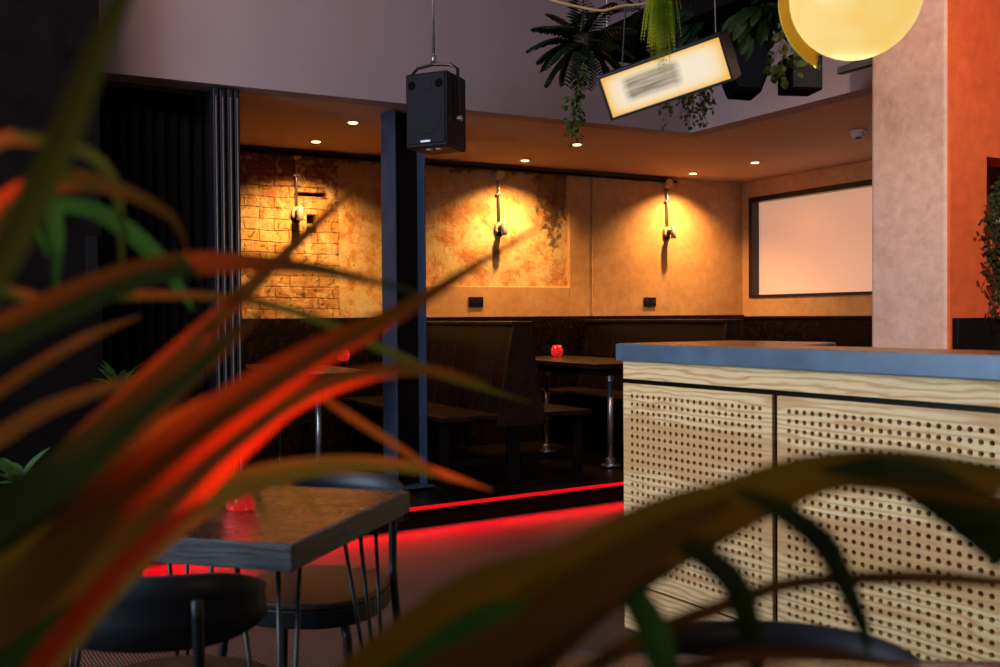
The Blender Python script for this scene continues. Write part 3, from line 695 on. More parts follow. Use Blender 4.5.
# ---------------------------------------------------------------- foreground tables
def make_table(L, Wd):
    t = empty('dining_table', (0, 0, 0))      # origin at near right corner; x to the left (-), y away
    MB().box((-L+0.012, 0.012, 0.742), (-0.012, Wd-0.012, 0.7495)).build('tabletop', M['tabletop'], t)
    m = MB(); m.box((-L, 0, 0.695), (0, 0.012, 0.75)); m.box((-L, Wd-0.012, 0.695), (0, Wd, 0.75)); m.box((-0.012, 0.012, 0.695), (0, Wd-0.012, 0.75)); m.box((-L, 0.012, 0.695), (-L+0.012, Wd-0.012, 0.75))
    m.build('edge_band', M['edge'], t, bevel=0.002)
    MB().box((-L+0.012, 0.012, 0.700), (-0.012, Wd-0.012, 0.741)).build('underside', M['black_wood'], t)
    for cx_ in (-0.07, -L+0.07):
        for cy_ in (0.07, Wd-0.07):
            sx = 1 if cx_ > -L/2 else -1; sy = -1 if cy_ < Wd/2 else 1
            f = V((cx_+sx*0.02, cy_+sy*0.02, 0.008)); m = MB()
            for dx, dy in ((0, 0), (-sx*0.10, 0.0), (0, -sy*0.10)):
                m.tube([(cx_+dx, cy_+dy, 0.699), tuple(f+V((dx*0.12, dy*0.12, 0)))], 0.0055, 8)
            m.tube([tuple(f), tuple(f+V((-sx*0.012, 0, 0))), tuple(f+V((0, -sy*0.012, 0)))], 0.006, 8)
            l = m.build('hairpin_leg', M['black_gloss'], t, smooth=True)
    return t
ca = on_z(291.5, 545.5, 0.75); cb = on_z(410, 491, 0.75); dd = cb-ca
ft1 = make_table(0.70, dd.length); ft1.location = (ca.x, ca.y, 0); ft1.rotation_euler.z = math.atan2(dd.y, dd.x)-PI/2
tag(ft1, 'square varnished table with thick dark edge and hairpin legs, candle on top', 'table', 'varnished dining tables in the foreground')
ta3 = make_table(1.0, 0.62); p3 = on_z(548, 651, 0.75)
# far-left corner of the top at p3, table running right and towards the camera
a3 = math.radians(-5)
ta3.rotation_euler.z = a3; off = Matrix.Rotation(a3, 3, 'Z') @ V((-1.0, 0.62, 0)); ta3.location = (p3.x-off.x, p3.y-off.y, 0)
tag(ta3, 'varnished table at the bottom edge of the picture in front of the bar', 'table', 'varnished dining tables in the foreground')

def make_chair():
    c = empty('dining_chair', (0, 0, 0))        # faces +y, back at -y
    sz = 0.46
    m = MB(); pts = []
    for k in range(32):
        a = 2*PI*k/32; ca_, sa_ = math.cos(a), math.sin(a)
        pts.append((0.205*math.copysign(abs(ca_)**0.8, ca_), 0.205*math.copysign(abs(sa_)**0.8, sa_)))
    m.prism(pts, sz-0.012, sz+0.004); m.build('seat', M['chair_seat'], c, bevel=0.004)
    m = MB(); m.prism([(x*1.02, y*1.02) for x, y in pts], sz-0.062, sz-0.0125); m.build('seat_rim', M['chair_black'], c, bevel=0.006)
    # backrest: curved band
    m = MB(); n = 28; R = 0.262
    for k in range(n+1):
        t = -1+2*k/n; a = t*math.radians(68)
        hh = 0.068*(1-abs(t)**5*0.55); zc = 0.675
        for z_, rr in ((zc-hh, R+0.010), (zc-hh*0.3, R+0.004), (zc+hh*0.3, R), (zc+hh, R+0.004)):
            m.v.append(V((rr*math.sin(a), 0.02-rr*math.cos(a)*0.98, z_)))
    for k in range(n):
        for j in range(3):
            a = k*4+j; m.f.append((a, a+4, a+5, a+1))
    m.build('backrest', M['chair_black'], c, smooth=True, solid=0.012)
    for s in (-1, 1):
        b_ = bez([(s*0.165, -0.215, 0.70), (s*0.165, -0.205, 0.50), (s*0.175, -0.19, 0.40), (s*0.20, -0.215, 0.009)], 6)
        MB().tube(b_, 0.0125, 10).build('leg', M['chair_black'], c, smooth=True)
        f_ = bez([(s*0.13, 0.09, 0.392), (s*0.165, 0.16, 0.388), (s*0.178, 0.178, 0.34), (s*0.20, 0.215, 0.009)], 6)
        MB().tube(f_, 0.0125, 10).build('leg', M['chair_black'], c, smooth=True)
    return c
ch = make_chair()
wdir = V((dd.x, dd.y, 0)).normalized(); adir = math.atan2(wdir.y, wdir.x)-PI/2
def place_chair(o, px, py, rz, lab):     # px,py: image place of the top middle of the backrest at z=0.74
    p = on_z(px, py, 0.743); f = Matrix.Rotation(rz, 3, 'Z') @ V((0, -0.22, 0)); o.location = (p.x-f.x, p.y-f.y, 0); o.rotation_euler.z = rz
    tag(o, lab, 'chair', 'black bentwood chairs at the foreground tables')
place_chair(ch, 114, 577, adir+0.10, 'black curved-back chair on the near side of the square candle table')
c2 = copy_tree(ch); ch.scale = (0.9, 0.9, 1.0); place_chair(c2, 342, 472, adir+PI+0.05, 'black curved-back chair on the far side of the square candle table, brown seat tucked under')
c3 = copy_tree(ch); place_chair(c3, 758, 620, PI-0.10, 'black curved-back chair in front of the perforated bar front')

# ---------------------------------------------------------------- hanging loudspeaker
th = math.radians(25)
sa = at(447.5, 145.5, 5.45)        # near lower front-right corner
spk = empty('hanging_speaker', sa, -th)         # local x right along front, y away
w_, h_, d_ = 0.262, 0.412, 0.25
MB().prism([(-w_, 0), (0, 0), (-0.01, d_), (-w_+0.01, d_)], 0, h_).build('cabinet', M['black_plastic'], spk, bevel=0.012)
g = MB().box((-w_+0.012, -0.008, 0.02), (-0.012, 0.0, h_-0.012)).build('grille', M['grille'], spk, bevel=0.006)
def ring(cx_, cz_, r, y=-0.0085): return MB().tube([(cx_, y+0.003, cz_), (cx_, y-0.002, cz_)], r, 28)
ring(-w_/2, 0.165, 0.098).build('woofer', M['grille'], spk, bevel=0.002)
ring(-w_/2, h_-0.065, 0.042).build('tweeter', M['grille'], spk, bevel=0.002)
for s in (-1, 1): ring(-w_/2+s*0.085, h_-0.07, 0.024).build('port', M['matte_black'], spk, bevel=0.002)
MB().box((-w_/2-0.03, -0.012, 0.028), (-w_/2+0.03, -0.008, 0.038)).build('badge', M['steel'], spk)
m = MB(); m.tube([(0.012, d_*0.45, h_*0.40), (0.014, d_*0.40, h_+0.025), (-0.03, d_*0.38, h_+0.05), (-w_/2, d_*0.36, h_+0.062), (-w_+0.03, d_*0.36, h_+0.05), (-w_-0.014, d_*0.40, h_+0.02), (-w_-0.012, d_*0.45, h_*0.40)], 0.010, 6)
br_ = m.build('bracket', M['black_gloss'], spk)
MB().tube([(0.004, d_*0.45, h_*0.40), (0.03, d_*0.45, h_*0.40)], 0.016, 14).build('knob', M['steel'], br_)
for dx in (0.10, 0.16): MB().box((-w_+dx, 0.05, -0.004), (-w_+dx+0.03, 0.08, 0.001)).build('terminal', M['steel'], spk)
rod = MB().tube([(-w_/2, d_*0.36, h_+0.07), (-w_/2, d_*0.36, TOP-sa.z)], 0.009, 8); rod.tube([(-w_/2, d_*0.36, h_+0.07), (-w_/2, d_*0.36, h_+0.11)], 0.015, 10); rod.build('hanging_rod', M['steel'], spk, smooth=True)
tag(spk, 'black loudspeaker hanging on a rod in front of the steel column', 'loudspeaker')

# ---------------------------------------------------------------- light box sign
TL, TR, BR, BL_ = (597, 80), (715.3, 39), (733, 81), (615.3, 117.5)
Yc = 4.3
cen = at(663.5, 79, Yc)
roll = math.radians(12.3)
# frame: start facing the camera ray, yaw so the right flank shows, tip the face downwards
yaw = Matrix.Rotation(math.radians(-25), 3, 'Z'); tilt = Matrix.Rotation(math.radians(21), 3, 'X'); rr = Matrix.Rotation(-roll, 3, 'Y')
R3 = yaw @ tilt @ rr
sg = empty('light_box', cen); sg.rotation_euler = R3.to_euler()
sw, sh, sdp = 0.272, 0.088, 0.16
m = MB(); b_ = 0.012
for a, b in (((-sw-b_, 0, -sh-b_), (-sw, sdp, sh+b_)), ((sw, 0, -sh-b_), (sw+b_, sdp, sh+b_)), ((-sw, 0, sh), (sw, sdp, sh+b_)), ((-sw, 0, -sh-b_), (sw, sdp, -sh)), ((-sw, sdp-0.01, -sh), (sw, sdp, sh))): m.box(a, b)
m.build('housing', M['black_gloss'], sg, bevel=0.002)
fce = MB().box((-1, -0.02, -1), (1, 0.02, 1)).build('face', M['sign'], sg); fce.scale = (sw, 0.15, sh); fce.location = (0, 0.012, 0); fce['label'] = 'glowing cream sign face with a smeared grey mark'
m = MB(); m.tube([tuple(V((-sw+0.05, 0.2, sh+b_))), tuple(R3.inverted() @ V((-0.05, 0.1, TOP-cen.z)))], 0.004, 6); m.tube([(sw-0.05, 0.2, sh+b_), tuple(R3.inverted() @ V((0.2, 0.1, TOP-cen.z)))], 0.004, 6)
m.build('hanging_wire', M['black_gloss'], sg)
tag(sg, 'tilted rectangular light box sign glowing cream, hung among the plants', 'sign')

# angular speaker behind the sign, and the boxy one
c_ = at(748, 68, 5.0); s2_ = empty('angled_speaker', c_); 
poly = [(-0.12, 0.14), (0.06, 0.16), (0.105, 0.02), (0.045, -0.14), (-0.08, -0.13), (-0.13, 0.0)]
MB().prism_y(poly, -0.08, 0.12).build('cabinet', M['matte_black'], s2_, bevel=0.01)
MB().prism_y([(x*0.85, z*0.85) for x, z in poly], -0.088, -0.0802).build('grille', M['grille'], s2_)
MB().tube([(0, 0.02, 0.15), (0, 0.02, TOP-c_.z)], 0.01).build('hanging_rod', M['black_gloss'], s2_)
tag(s2_, 'black angular loudspeaker hanging right behind the light box sign', 'loudspeaker')
c_ = at(801, 77, 5.3); s3_ = empty('box_speaker', c_, AW*0.3)
MB().box((-0.088, -0.07, -0.08), (0.088, 0.10, 0.10)).build('cabinet', M['matte_black'], s3_, bevel=0.006)
MB().box((-0.078, -0.076, -0.07), (0.078, -0.0705, 0.09)).build('grille', M['grille'], s3_)
MB().tube([(0, 0.02, 0.09), (0, 0.02, TOP-c_.z)], 0.01).build('hanging_rod', M['black_gloss'], s3_)
tag(s3_, 'small black box loudspeaker hanging below the amber globe lamp', 'loudspeaker')
# vent
pv = at(858, 66, 5.55); vt = empty('air_vent', pv, AU)
MB().box((-0.13, -0.02, -0.02), (0.13, 0.02, 0.02)).build('frame', M['black_plastic'], vt, bevel=0.003)
for k in range(4): MB().box((-0.12, -0.024, -0.015+0.008*k), (0.12, -0.0205, -0.011+0.008*k)).build('slat', M['steel'], vt)
tag(vt, 'grey slatted air vent beside the pink pillar, below the globe lamp', 'vent')

# globe lamp with brass dish
gc = at(855.5, -5.5, 3.0); gr = 63.5*3.0/1000
gl = empty('globe_lamp', gc)
m = MB(); n = 48
prof = [(gr*math.sin(PI*k/24)+1e-4, -gr*math.cos(PI*k/24)) for k in range(25)]
m.lathe(prof, n).build('globe', M['globe'], gl, smooth=True)
dish = MB(); vx = (gc-C0); vx.z = 0; vx.normalize(); lat = V((vx.y, -vx.x, 0)); R_ = 0.243; na, nb = 24, 10
for i in range(na+1):           # left-hand part of a shallow spherical shade round the back of the globe
    for k in range(nb+1):
        h = R_*math.sin(PI*(i/na-0.5))*0.815; rr_ = math.sqrt(max(R_*R_-h*h, 1e-6)); c0_ = min(1.0, 0.135/rr_) if rr_ > 0.135 else 1.0
        th_ = math.acos(c0_)*(1-k/nb); q_ = -lat*rr_*math.cos(th_) + vx*rr_*math.sin(th_)
        dish.v.append(q_+V((0, 0, h)))
for i in range(na):
    for k in range(nb):
        a = i*(nb+1)+k; dish.f.append((a, a+1, a+nb+2, a+nb+1))
do = dish.build('reflector', M['brass'], gl, smooth=True, solid=0.004); do.location = lat*0.022
MB().tube([(0, 0, gr-0.002), (0, 0, TOP-gc.z)], 0.008).build('stem', M['brass'], gl)
tag(gl, 'large glowing amber globe lamp with yellow dish hanging at the top right', 'pendant lamp')
light('globe_glow', 'POINT', (gc.x+0.1, gc.y+0.3, gc.z-gr-0.12), 7, (1.0, 0.66, 0.28), None, shadow_soft_size=0.15)

# tan cable swagged at the top
cp = bez([at(520, -14, 4.0), at(552, 0, 4.0), at(580, 7, 4.0), at(602, 10.5, 4.0), at(622, 6, 4.0), at(645, 3.5, 4.0), at(662, -4, 4.0), at(680, -20, 4.0)], 8)
o = MB().tube(cp, 0.0045, 8).build('hanging_cable', M['cable'], smooth=True); tag(o, 'thin tan cable swagged across the top above the hanging fern', 'cable')

# planter tray carrying the hanging plants
ty = at(598, 36, 5.5); tray = empty('planter_tray', ty, AU)
m = MB(); m.box((0, -0.02, -0.12), (1.5, 0.0, 0.02)); m.box((0, 0.28, -0.12), (1.5, 0.30, 0.02)); m.box((0, 0, -0.12), (1.5, 0.28, -0.10)); m.box((1.48, 0, -0.10), (1.5, 0.28, 0.02)); m.box((-0.02, -0.02, -0.12), (0, 0.30, 0.02)); m.build('trough', M['matte_black'], tray)
m = MB().box((0, 0, -0.099), (1.479, 0.28, -0.02)); m.build('soil', M['soil'], tray)
m = MB()
for x in (0.1, 0.75, 1.4):
    for y in (-0.01, 0.29): m.tube([(x, y, 0.0), (x, y, TOP-ty.z)], 0.005, 6)
m.build('hanging_rod', M['steel'], tray)
tag(tray, 'black trough hanging from the ceiling that carries the hanging plants', 'planter')

# ---------------------------------------------------------------- foliage helpers
def leaflet(m, p, d, up, L, w):
    d = d.normalized(); s = d.cross(up).normalized(); up = s.cross(d)
    a = p; pts = [a, a+d*L*0.35+s*w*0.5-up*w*0.1, a+d*L*0.35-s*w*0.5-up*w*0.1, a+d*L*0.75+s*w*0.38-up*L*0.06, a+d*L*0.75-s*w*0.38-up*L*0.06, a+d*L-up*L*0.16, a+d*L*0.4+up*w*0.1]
    m.add(pts, [(0, 1, 6), (0, 6, 2), (1, 3, 5, 6), (6, 5, 4, 2)])
def frond(m, base, d, L, n, ll, lw, droop=0.8, r=0.003):
    pts = []; p = V(base); d = V(d).normalized(); st = L/n
    for i in range(n+1):
        pts.append(p.copy()); p += d*st; d = (d+V((0, 0, -droop/n))).normalized()
    m.tube(pts, [r*(1-0.8*i/n) for i in range(n+1)], 5)
    for i in range(1, n):
        t = i/n; T = (pts[i+1]-pts[i-1]).normalized(); s = T.cross(V((0, 0, 1)));
        s = s.normalized() if s.length > 0.05 else V((1, 0, 0))
        k = math.sin(PI*min(1, t*0.85+0.15))**0.6
        for sg_ in (-1, 1): leaflet(m, pts[i], T*0.55+s*sg_*0.9+V((0, 0, -0.15)), V((0, 0, 1)), ll*k*random.uniform(.85, 1.1), lw)
def vine(m, pts, n, size, spread=0.03, r=0.002):
    b = bez(pts, 8); m.tube(b, r, 5)
    for i in range(n):
        p = b[random.randrange(len(b))]; d = V((random.uniform(-1, 1), random.uniform(-1, 1), random.uniform(-1.0, 0.3))).normalized()
        q = p+d*spread*random.uniform(0.1, 1)
        m.tube([p, q], 0.0008, 3); s = size*random.uniform(0.6, 1.2)
        leaflet(m, q, d+V((0, 0, -0.6)), V((random.uniform(-1, 1), -1, 0.6)).normalized(), s, s*0.75)

# dark palm-like fern
fc = at(583, 42, 4.9)
f1 = empty('hanging_fern', fc)
m = MB()
for a, el, L in ((200, 15, .30), (185, 40, .26), (215, -10, .30), (235, -35, .30), (255, -50, .30), (280, -60, .26), (300, -30, .26), (330, 5, .28), (345, 35, .26), (20, 25, .28), (80, 70, .22), (110, 85, .24), (160, 60, .24), (175, 5, .24), (190, -30, .28), (0, -15, .26), (225, 30, .28), (320, 60, .24)):
    ar = math.radians(a); er = math.radians(el)
    frond(m, (0, 0, 0), (math.cos(ar)*math.cos(er), math.sin(ar)*math.cos(er), math.sin(er)), L*1.05, 15, 0.085, 0.032, 1.1)
m.build('foliage', M['fern_dark'], f1)
MB().lathe([(0.03, -0.05), (0.05, -0.03), (0.055, 0.03)], 16).build('pot', M['terracotta'], f1)
MB().tube([(0, 0, 0), (0.02, 0.02, TOP-fc.z)], 0.003, 5).build('hanging_wire', M['black_gloss'], f1)
tag(f1, 'dark palm-like fern hanging left of the light box sign', 'plant')
m = MB(); vine(m, [at(578, 55, 4.8), at(577, 80, 4.78), at(575, 100, 4.76), at(573, 118, 4.75), at(576, 140, 4.75)], 60, 0.032, 0.035); vine(m, [at(582, 55, 4.8), at(581, 80, 4.8), at(580, 108, 4.8), at(580, 124, 4.8)], 36, 0.03, 0.03)
tag(m.build('trailing_vine', M['vine']), 'thin trailing vine hanging from the dark fern towards the ceiling light', 'plant')
# bright asparagus fern
ac = at(661, -28, 3.9); f2 = empty('asparagus_fern', ac); m = MB()
for i in range(110):
    x = random.gauss(0, 0.036); y = random.uniform(-0.06, 0.06); L = random.uniform(0.20, 0.40)-abs(x)*1.5
    frond(m, (x*0.4, y, random.uniform(-.02, 0.02)), (x*4.0, y, -0.9), max(L, 0.12), 20, 0.022, 0.005, 1.2, 0.0012)
m.build('foliage', M['fern_bright'], f2)
MB().lathe([(0.03, -0.02), (0.055, 0.02), (0.06, 0.06)], 16).build('pot', M['terracotta'], f2)
MB().tube([(0, 0, 0.03), (0, 0, TOP-ac.z)], 0.003, 5).build('hanging_wire', M['black_gloss'], f2)
tag(f2, 'bright green feathery fern hanging over the top of the light box sign', 'plant')
# green fringe under the sign
sc_ = at(690, 84, 4.75); m = MB()
for i in range(22):
    x = random.uniform(-0.12, 0.10); L = random.uniform(0.10, 0.21)
    vine(m, [sc_+V((x, random.uniform(-.03, .03), 0)), sc_+V((x*1.1, 0, -L*0.5)), sc_+V((x*1.15+random.uniform(-.02, .02), 0, -L))], 9, 0.024, 0.012, 0.0012)
tag(m.build('string_plant', M['vine']), 'wispy trailing plant showing under the right end of the light box sign', 'plant')
# broad-leafed dark plants
def broad(m, p, d, up, L, w):
    d = d.normalized(); s = d.cross(up)
    s = s.normalized() if s.length > .05 else V((1, 0, 0)); up = s.cross(d); rows_ = []
    for i in range(7):
        t = i/6; ww_ = w*math.sin(PI*(t*0.9+0.07))**0.75; c = p+d*L*t-up*L*0.25*t*t
        rows_.append([c-s*ww_*0.5+up*ww_*0.14, c, c+s*ww_*0.5+up*ww_*0.14])
    vs = [x for r_ in rows_ for x in r_]; m.add(vs, [(i*3+j, i*3+j+1, i*3+j+4, i*3+j+3) for i in range(6) for j in range(2)])
def bushy(name, px, py, Y, n, R_, L, w, mat, label, flat=0.6):
    c = at(px, py, Y); o = empty(name, c); m = MB()
    for i in range(n):
        a = random.uniform(0, 2*PI); el = random.uniform(-1.0, 0.9); d = V((math.cos(a)*math.cos(el), math.sin(a)*math.cos(el)*flat, math.sin(el)))
        q = d*R_*random.uniform(0.2, 1.1); m.tube([V((0, 0, 0.0)), q*0.6+V((0, 0, 0.02)), q], 0.0022, 4)
        broad(m, q, d+V((0, 0, -0.4)), V((0, -0.8, 0.6)), L*random.uniform(.7, 1.15), w*random.uniform(.7, 1.1))
    m.build('foliage', mat, o)
    MB().lathe([(0.03, -0.05), (0.05, 0.0), (0.055, 0.04)], 14).build('pot', M['terracotta'], o)
    MB().tube([(0, 0, 0), (0, 0, TOP-c.z)], 0.003, 5).build('hanging_wire', M['black_gloss'], o)
    tag(o, label, 'plant')
bushy('hanging_plant', 712, 12, 4.9, 90, 0.19, 0.12, 0.055, M['fern_dark'], 'dark broad-leafed plant hanging above the right end of the light box sign')
bushy('hanging_plant', 768, 6, 4.6, 95, 0.15, 0.10, 0.045, M['ivy'], 'broad-leafed plant hanging just left of the amber globe lamp')
f3 = empty('hanging_fern', at(640, 10, 5.2)); m = MB()
for a, el, L in ((200, 10, .22), (230, -30, .2), (300, -30, .2), (340, 10, .26), (20, 30, .2), (150, 50, .2), (270, -50, .2), (350, -25, .25)):
    ar = math.radians(a); er = math.radians(el); frond(m, (0, 0, 0), (math.cos(ar)*math.cos(er), math.sin(ar)*math.cos(er), math.sin(er)), L, 12, 0.06, 0.014, 0.9)
m.build('foliage', M['fern_dark'], f3); MB().tube([(0, 0, 0), (0, 0, TOP-f3.location.z)], 0.004, 5).build('hanging_wire', M['black_gloss'], f3)
tag(f3, 'small dark fern hanging behind the bright feathery fern', 'plant')
m = MB(); 
for dx in (0, 8, -6): vine(m, [at(790+dx, 20, 4.3), at(788+dx, 40, 4.3), at(782+dx*1.5, 60, 4.28), at(779+dx*2, 74, 4.28)], 16, 0.045, 0.035)
vine(m, [at(800, 50, 4.25), at(812, 55, 4.25), at(822, 60, 4.25)], 8, 0.03, 0.02)
tag(m.build('pothos_vine', M['vine']), 'leafy pothos vine trailing beside the yellow dish of the globe lamp', 'plant')

# ivy on the orange wall
sh_ = empty('wall_shelf', pilc-U*0.012, AW)
sx0 = (on_wall(992, 220, pilc, W)-pilc).dot(W); szz = on_wall(994, 218, pilc, W).z
MB().box((sx0, -0.14, szz-0.03), (sx0+0.5, 0.10, szz+0.02)).build('shelf_board', M['card'], sh_, bevel=0.003)
MB().box((sx0+0.02, 0.06, szz-0.07), (sx0+0.04, 0.19, szz-0.03)).build('bracket', M['black_gloss'], sh_)
tag(sh_, 'pale shelf in the niche of the orange wall at the right edge', 'shelf')
m = MB()
base = pilc - U*0.10 + W*(sx0-0.085)
for i in range(15):
    x = random.uniform(-0.04, 0.12)-0.0; L = random.uniform(0.25, 0.66); b0 = V((base.x, base.y, 0)) + W*x
    vine(m, [b0+V((0, 0, szz+0.20))+W*0.05, b0+V((0, 0, szz+0.10))-W*0.02, b0+W*random.uniform(-.05, .03)+V((0, 0, szz-L*0.4)), b0+W*random.uniform(-.08, .04)+V((0, 0, szz+0.12-L))], 42, 0.027, 0.035)
for i in range(2): vine(m, [base+V((0, 0, szz+0.08)), base-W*0.04+V((0, 0, szz)), base-W*(0.10+.02*i)+V((0, 0, szz-0.04))], 14, 0.022, 0.02)
iv = m.build('ivy_plant', M['ivy']); tag(iv, 'dark trailing ivy hanging down the orange wall at the right edge', 'plant')
potc = pilc - U*0.09 + W*(sx0+0.14)
o = MB().lathe([(0.045, 0), (0.065, 0.10), (0.07, 0.13), (0.06, 0.13), (0.055, 0.10)], 20).build('plant_pot', plain('red clay', (0.25, 0.02, 0.012), 0.5), loc=(potc.x, potc.y, szz+0.021)); tag(o, 'red plant pot on the pale shelf behind the ivy', 'pot')

# small plants on the floor behind the foliage, left
def low_plant(px, py, Y, hgt, lab):
    c = at(px, py, Y); c.z = 0 if True else 0; top = at(px, py, Y).z
    o = empty('potted_plant', (c.x, c.y, 0)); m = MB()
    for i in range(16):
        a = 2*PI*i/16+random.uniform(-.2, .2); el = random.uniform(0.1, 1.2); d = V((math.cos(a)*math.cos(el), math.sin(a)*math.cos(el), math.sin(el)))
        broad(m, V((0, 0, top-0.06)), d, V((0, 0, 1)), hgt*random.uniform(.7, 1.1), 0.035)
    m.build('foliage', M['leaf_green'], o)
    MB().tube([(0, 0, 0.3), (0, 0, top-0.05)], 0.01, 8).build('stem', M['soil'], o)
    MB().lathe([(0.09, 0), (0.13, 0.30), (0.14, 0.32), (0.12, 0.32)], 20).build('pot', M['black_plastic'], o)
    tag(o, lab, 'plant')
low_plant(118, 376, 4.6, 0.17, 'small bright green potted plant in front of the black curtain')
low_plant(18, 462, 2.6, 0.12, 'bright green potted plant at the left edge behind the long leaves')

# ---------------------------------------------------------------- long-leaved foreground plants
def blade(parent, pts, widths, Ys, mat, fold=0.25):
    n = len(pts); P3 = [at(px, py, Ys[0]+(Ys[1]-Ys[0])*i/(n-1)) for i, (px, py) in enumerate(pts)]
    dens = [p-parent.location for p in P3]; cl = bez(dens, 8)
    ws = []
    for i in range(len(cl)):
        t = i/8; k = min(int(t), n-2); f = t-k; ws.append(widths[k]*(1-f)+widths[k+1]*f)
    m = MB()
    for i, p in enumerate(cl):
        T = (cl[min(i+1, len(cl)-1)]-cl[max(i-1, 0)]).normalized(); view = (p+parent.location-C0); Yd = max(0.2, view.length); view.normalize()
        s = T.cross(view).normalized(); nn = s.cross(T)
        nn = nn if nn.dot(V((0, 0, 1))) >= 0 else -nn
        s2 = (s*0.95+nn*0.30*(1 if s.z > 0 else -1)).normalized()
        hw = ws[i]*Yd/1000*0.5
        for k in (-1, -0.5, 0, 0.5, 1): m.v.append(p+s2*hw*k+nn*hw*fold*abs(k))
    for i in range(len(cl)-1):
        for j in range(4):
            a = i*5+j; m.f.append((a, a+1, a+6, a+5))
    return m.build('leaf', mat, parent, smooth=True)
def big_plant(name, px, py, Y, leaves, label):
    c = at(px, py, Y); o = empty(name, (c.x, c.y, 0))
    for pts, ws, Ys, mat in leaves: blade(o, pts, ws, Ys, M[mat])
    MB().tube([(0, 0, 0.42), (0.01, 0, 0.6), (0, 0, c.z)], [0.022, 0.02, 0.018], 10).build('stem', M['terracotta'], o, smooth=True)
    MB().lathe([(0.10, 0), (0.13, 0.42), (0.135, 0.45), (0.12, 0.45), (0.115, 0.42)], 28).build('pot', M['black_plastic'], o, smooth=False)
    MB().lathe([(0.05, 0.40), (0.112, 0.421)], 24).build('soil', M['soil'], o)
    tag(o, label, 'plant'); return o
c1 = (-130, 760)
LV = [
 ([c1, (-90, 420), (-35, 320), (20, 228), (62, 140), (97, 50), (135, -30)], [10, 26, 32, 32, 30, 24, 14], (0.42, 0.42), 'leaf_olive'),
 ([c1, (-90, 330), (0, 214), (62, 181), (121, 190), (171, 217), (187, 250)], [10, 30, 30, 22, 15, 9, 2], (0.50, 0.72), 'leaf_brown'),
 ([c1, (-100, 240), (-10, 147), (36, 140), (81, 150), (108, 172), (119, 208), (122, 273)], [8, 18, 14, 13, 13, 12, 10, 2], (0.50, 0.75), 'leaf_olive'),
 ([c1, (-70, 300), (0, 215), (76, 206), (121, 226), (157, 257), (180, 289), (194, 311)], [8, 16, 14, 15, 18, 17, 11, 2], (0.55, 0.85), 'leaf_green'),
 ([(40, 190), (52, 205), (56, 240), (56, 296)], [6, 15, 15, 2], (0.70, 0.74), 'leaf_green'),
 ([(30, 200), (36, 222), (47, 256)], [5, 8, 2], (0.70, 0.73), 'leaf_green'),
 ([c1, (-60, 380), (0, 336), (67, 303), (135, 276), (202, 263), (297, 266), (380, 283), (432, 297)], [12, 40, 36, 34, 30, 24, 15, 7, 1], (0.52, 0.72), 'leaf_dark'),
 ([c1, (-40, 330), (60, 302), (150, 295), (240, 299), (310, 317), (370, 343), (440, 374), (532, 403)], [8, 12, 10, 9, 8, 9, 11, 10, 1], (0.55, 0.90), 'leaf_olive'),
 ([c1, (-20, 645), (80, 530), (160, 462), (240, 402), (320, 353), (400, 312), (480, 263), (580, 203)], [14, 44, 48, 46, 44, 32, 18, 9, 1], (0.48, 0.72), 'leaf_bronze'),
 ([c1, (-40, 570), (60, 465), (140, 388), (195, 338), (245, 292), (310, 230), (382, 163)], [12, 26, 26, 24, 22, 17, 10, 1], (0.52, 0.80), 'leaf_bronze'),
 ([c1, (-60, 560), (0, 520), (80, 465), (150, 402), (205, 358), (262, 312)], [14, 50, 55, 52, 40, 24, 4], (0.48, 0.62), 'leaf_dark'),
 ([c1, (-70, 440), (0, 390), (55, 355), (95, 334), (140, 316)], [8, 12, 12, 12, 10, 2], (0.55, 0.72), 'leaf_bronze'),
 ([c1, (-60, 480), (0, 437), (50, 408), (105, 388), (150, 376)], [8, 18, 18, 16, 12, 3], (0.55, 0.72), 'leaf_bronze'),
 ([c1, (0, 640), (60, 592), (120, 548), (180, 495), (240, 440), (300, 398), (380, 372), (440, 372), (490, 385)], [14, 40, 46, 46, 44, 36, 24, 15, 10, 2], (0.50, 0.80), 'leaf_bronze'),
 ([c1, (20, 680), (100, 590), (165, 528), (230, 488), (300, 469), (370, 464), (430, 471), (492, 490)], [14, 36, 38, 36, 30, 22, 16, 11, 1], (0.52, 0.85), 'leaf_gold'),
 ([c1, (-20, 600), (60, 530), (130, 470), (185, 420), (240, 385)], [14, 50, 48, 40, 24, 5], (0.50, 0.62), 'leaf_gold'),
 ([c1, (-40, 720), (40, 630), (110, 560), (180, 500), (235, 468)], [14, 40, 44, 42, 28, 5], (0.62, 0.75), 'leaf_green'),
 ([c1, (-60, 660), (0, 610), (60, 560), (120, 505)], [14, 60, 60, 44, 10], (0.44, 0.52), 'leaf_brown'),
 ([c1, (-20, 740), (50, 650), (110, 580), (160, 532), (205, 500)], [10, 22, 22, 20, 17, 4], (0.44, 0.57), 'leaf_red'),
 ([c1, (-60, 760), (0, 690), (60, 625), (110, 588)], [14, 50, 50, 30, 4], (0.46, 0.52), 'leaf_green'),
 ([(243, 484), (258, 500), (268, 527)], [4, 8, 1], (0.70, 0.72), 'leaf_green'),
 ([(268, 478), (300, 494), (328, 527)], [4, 8, 1], (0.76, 0.78), 'leaf_green'),
 ([(300, 382), (350, 416), (400, 448), (450, 482)], [4, 9, 8, 1], (0.72, 0.80), 'leaf_olive'),
 ([(98, 570), (108, 582), (117, 597)], [4, 7, 1], (0.60, 0.61), 'leaf_green'),
]
big_plant('cordyline_plant', c1[0], c1[1], 0.50, LV, 'large long-leaved cordyline with red and green blades arching across the left side')
c2_ = (380, 820)
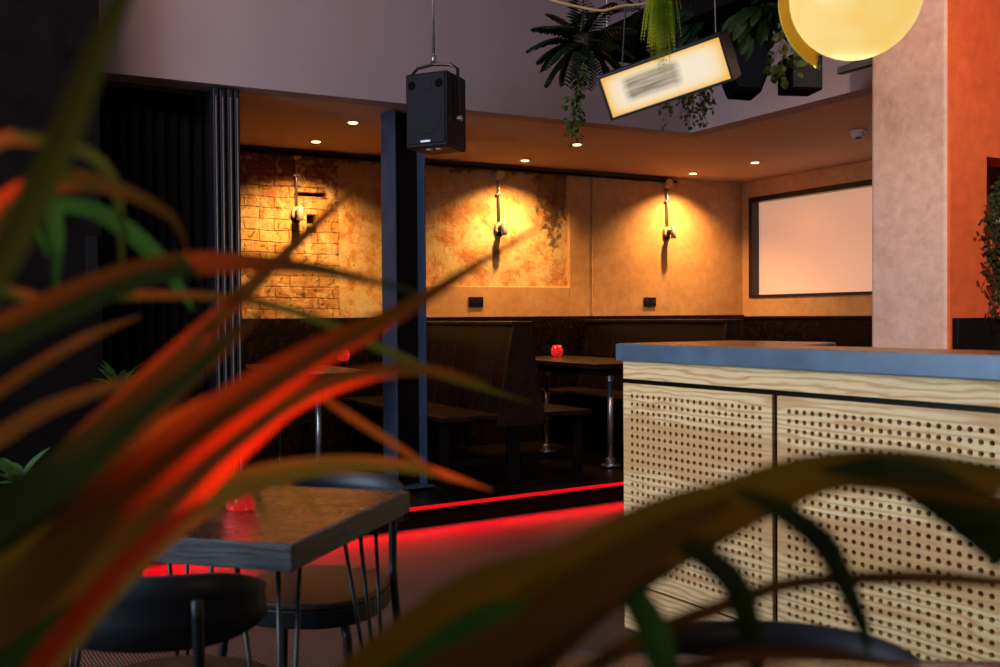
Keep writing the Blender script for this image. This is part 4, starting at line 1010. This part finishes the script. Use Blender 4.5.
LR = [
 ([c2_, (450, 700), (545, 618), (640, 552), (740, 503), (820, 474), (900, 468), (1015, 480)], [16, 64, 76, 72, 54, 40, 34, 24], (0.50, 0.62), 'leaf_gold'),
 ([c2_, (340, 710), (420, 632), (490, 592), (560, 568), (640, 525), (700, 499), (760, 484)], [16, 44, 50, 56, 44, 38, 26, 5], (0.50, 0.60), 'leaf_gold'),
 ([c2_, (500, 680), (580, 600), (660, 540), (730, 500)], [16, 70, 60, 36, 8], (0.48, 0.52), 'leaf_brown'),
 ([(735, 490), (780, 510), (824, 544), (848, 590), (864, 630), (869, 656)], [6, 22, 26, 20, 13, 2], (0.54, 0.58), 'leaf_dark'),
 ([(655, 530), (690, 546), (732, 580), (748, 622), (760, 680)], [6, 24, 28, 26, 16], (0.53, 0.56), 'leaf_dark'),
 ([(600, 575), (630, 592), (655, 635), (672, 690)], [8, 28, 34, 26], (0.52, 0.54), 'leaf_green'),
 ([(820, 470), (880, 470), (940, 494), (1015, 548)], [6, 30, 46, 50], (0.54, 0.58), 'leaf_dark'),
 ([(800, 485), (880, 485), (950, 492), (1020, 505)], [4, 14, 16, 14], (0.53, 0.57), 'leaf_gold'),
 ([c2_, (560, 690), (640, 640), (720, 607), (790, 584), (870, 578), (940, 578), (1020, 584)], [10, 16, 18, 16, 14, 14, 13, 10], (0.52, 0.64), 'leaf_brown'),
 ([c2_, (360, 740), (430, 690), (500, 650), (580, 605), (650, 560)], [16, 60, 56, 46, 34, 6], (0.44, 0.49), 'leaf_brown'),
 ([c2_, (350, 740), (420, 670), (480, 620), (530, 600)], [16, 50, 46, 30, 6], (0.47, 0.50), 'leaf_green'),
 ([c2_, (620, 700), (720, 660), (820, 655), (920, 668)], [10, 14, 16, 14, 8], (0.50, 0.54), 'leaf_brown'),
]
big_plant('cordyline_plant', c2_[0], c2_[1], 0.50, LR, 'bronze long-leaved cordyline arching across the lower right in front of the bar')

# ---------------------------------------------------------------- world and colour
w = bpy.data.worlds.new('world'); sc.world = w; w.use_nodes = True
w.node_tree.nodes['Background'].inputs[0].default_value = (0.55, 0.68, 1.0, 1); w.node_tree.nodes['Background'].inputs[1].default_value = 0.4
sc.view_settings.view_transform = 'Standard'; sc.view_settings.look = 'None'; sc.view_settings.gamma = 1; sc.view_settings.exposure = 0.0
sc.view_settings.use_curve_mapping = False
sc.cycles.use_denoising = True
sc.cycles.max_bounces = 8; sc.cycles.sample_clamp_indirect = 4.0
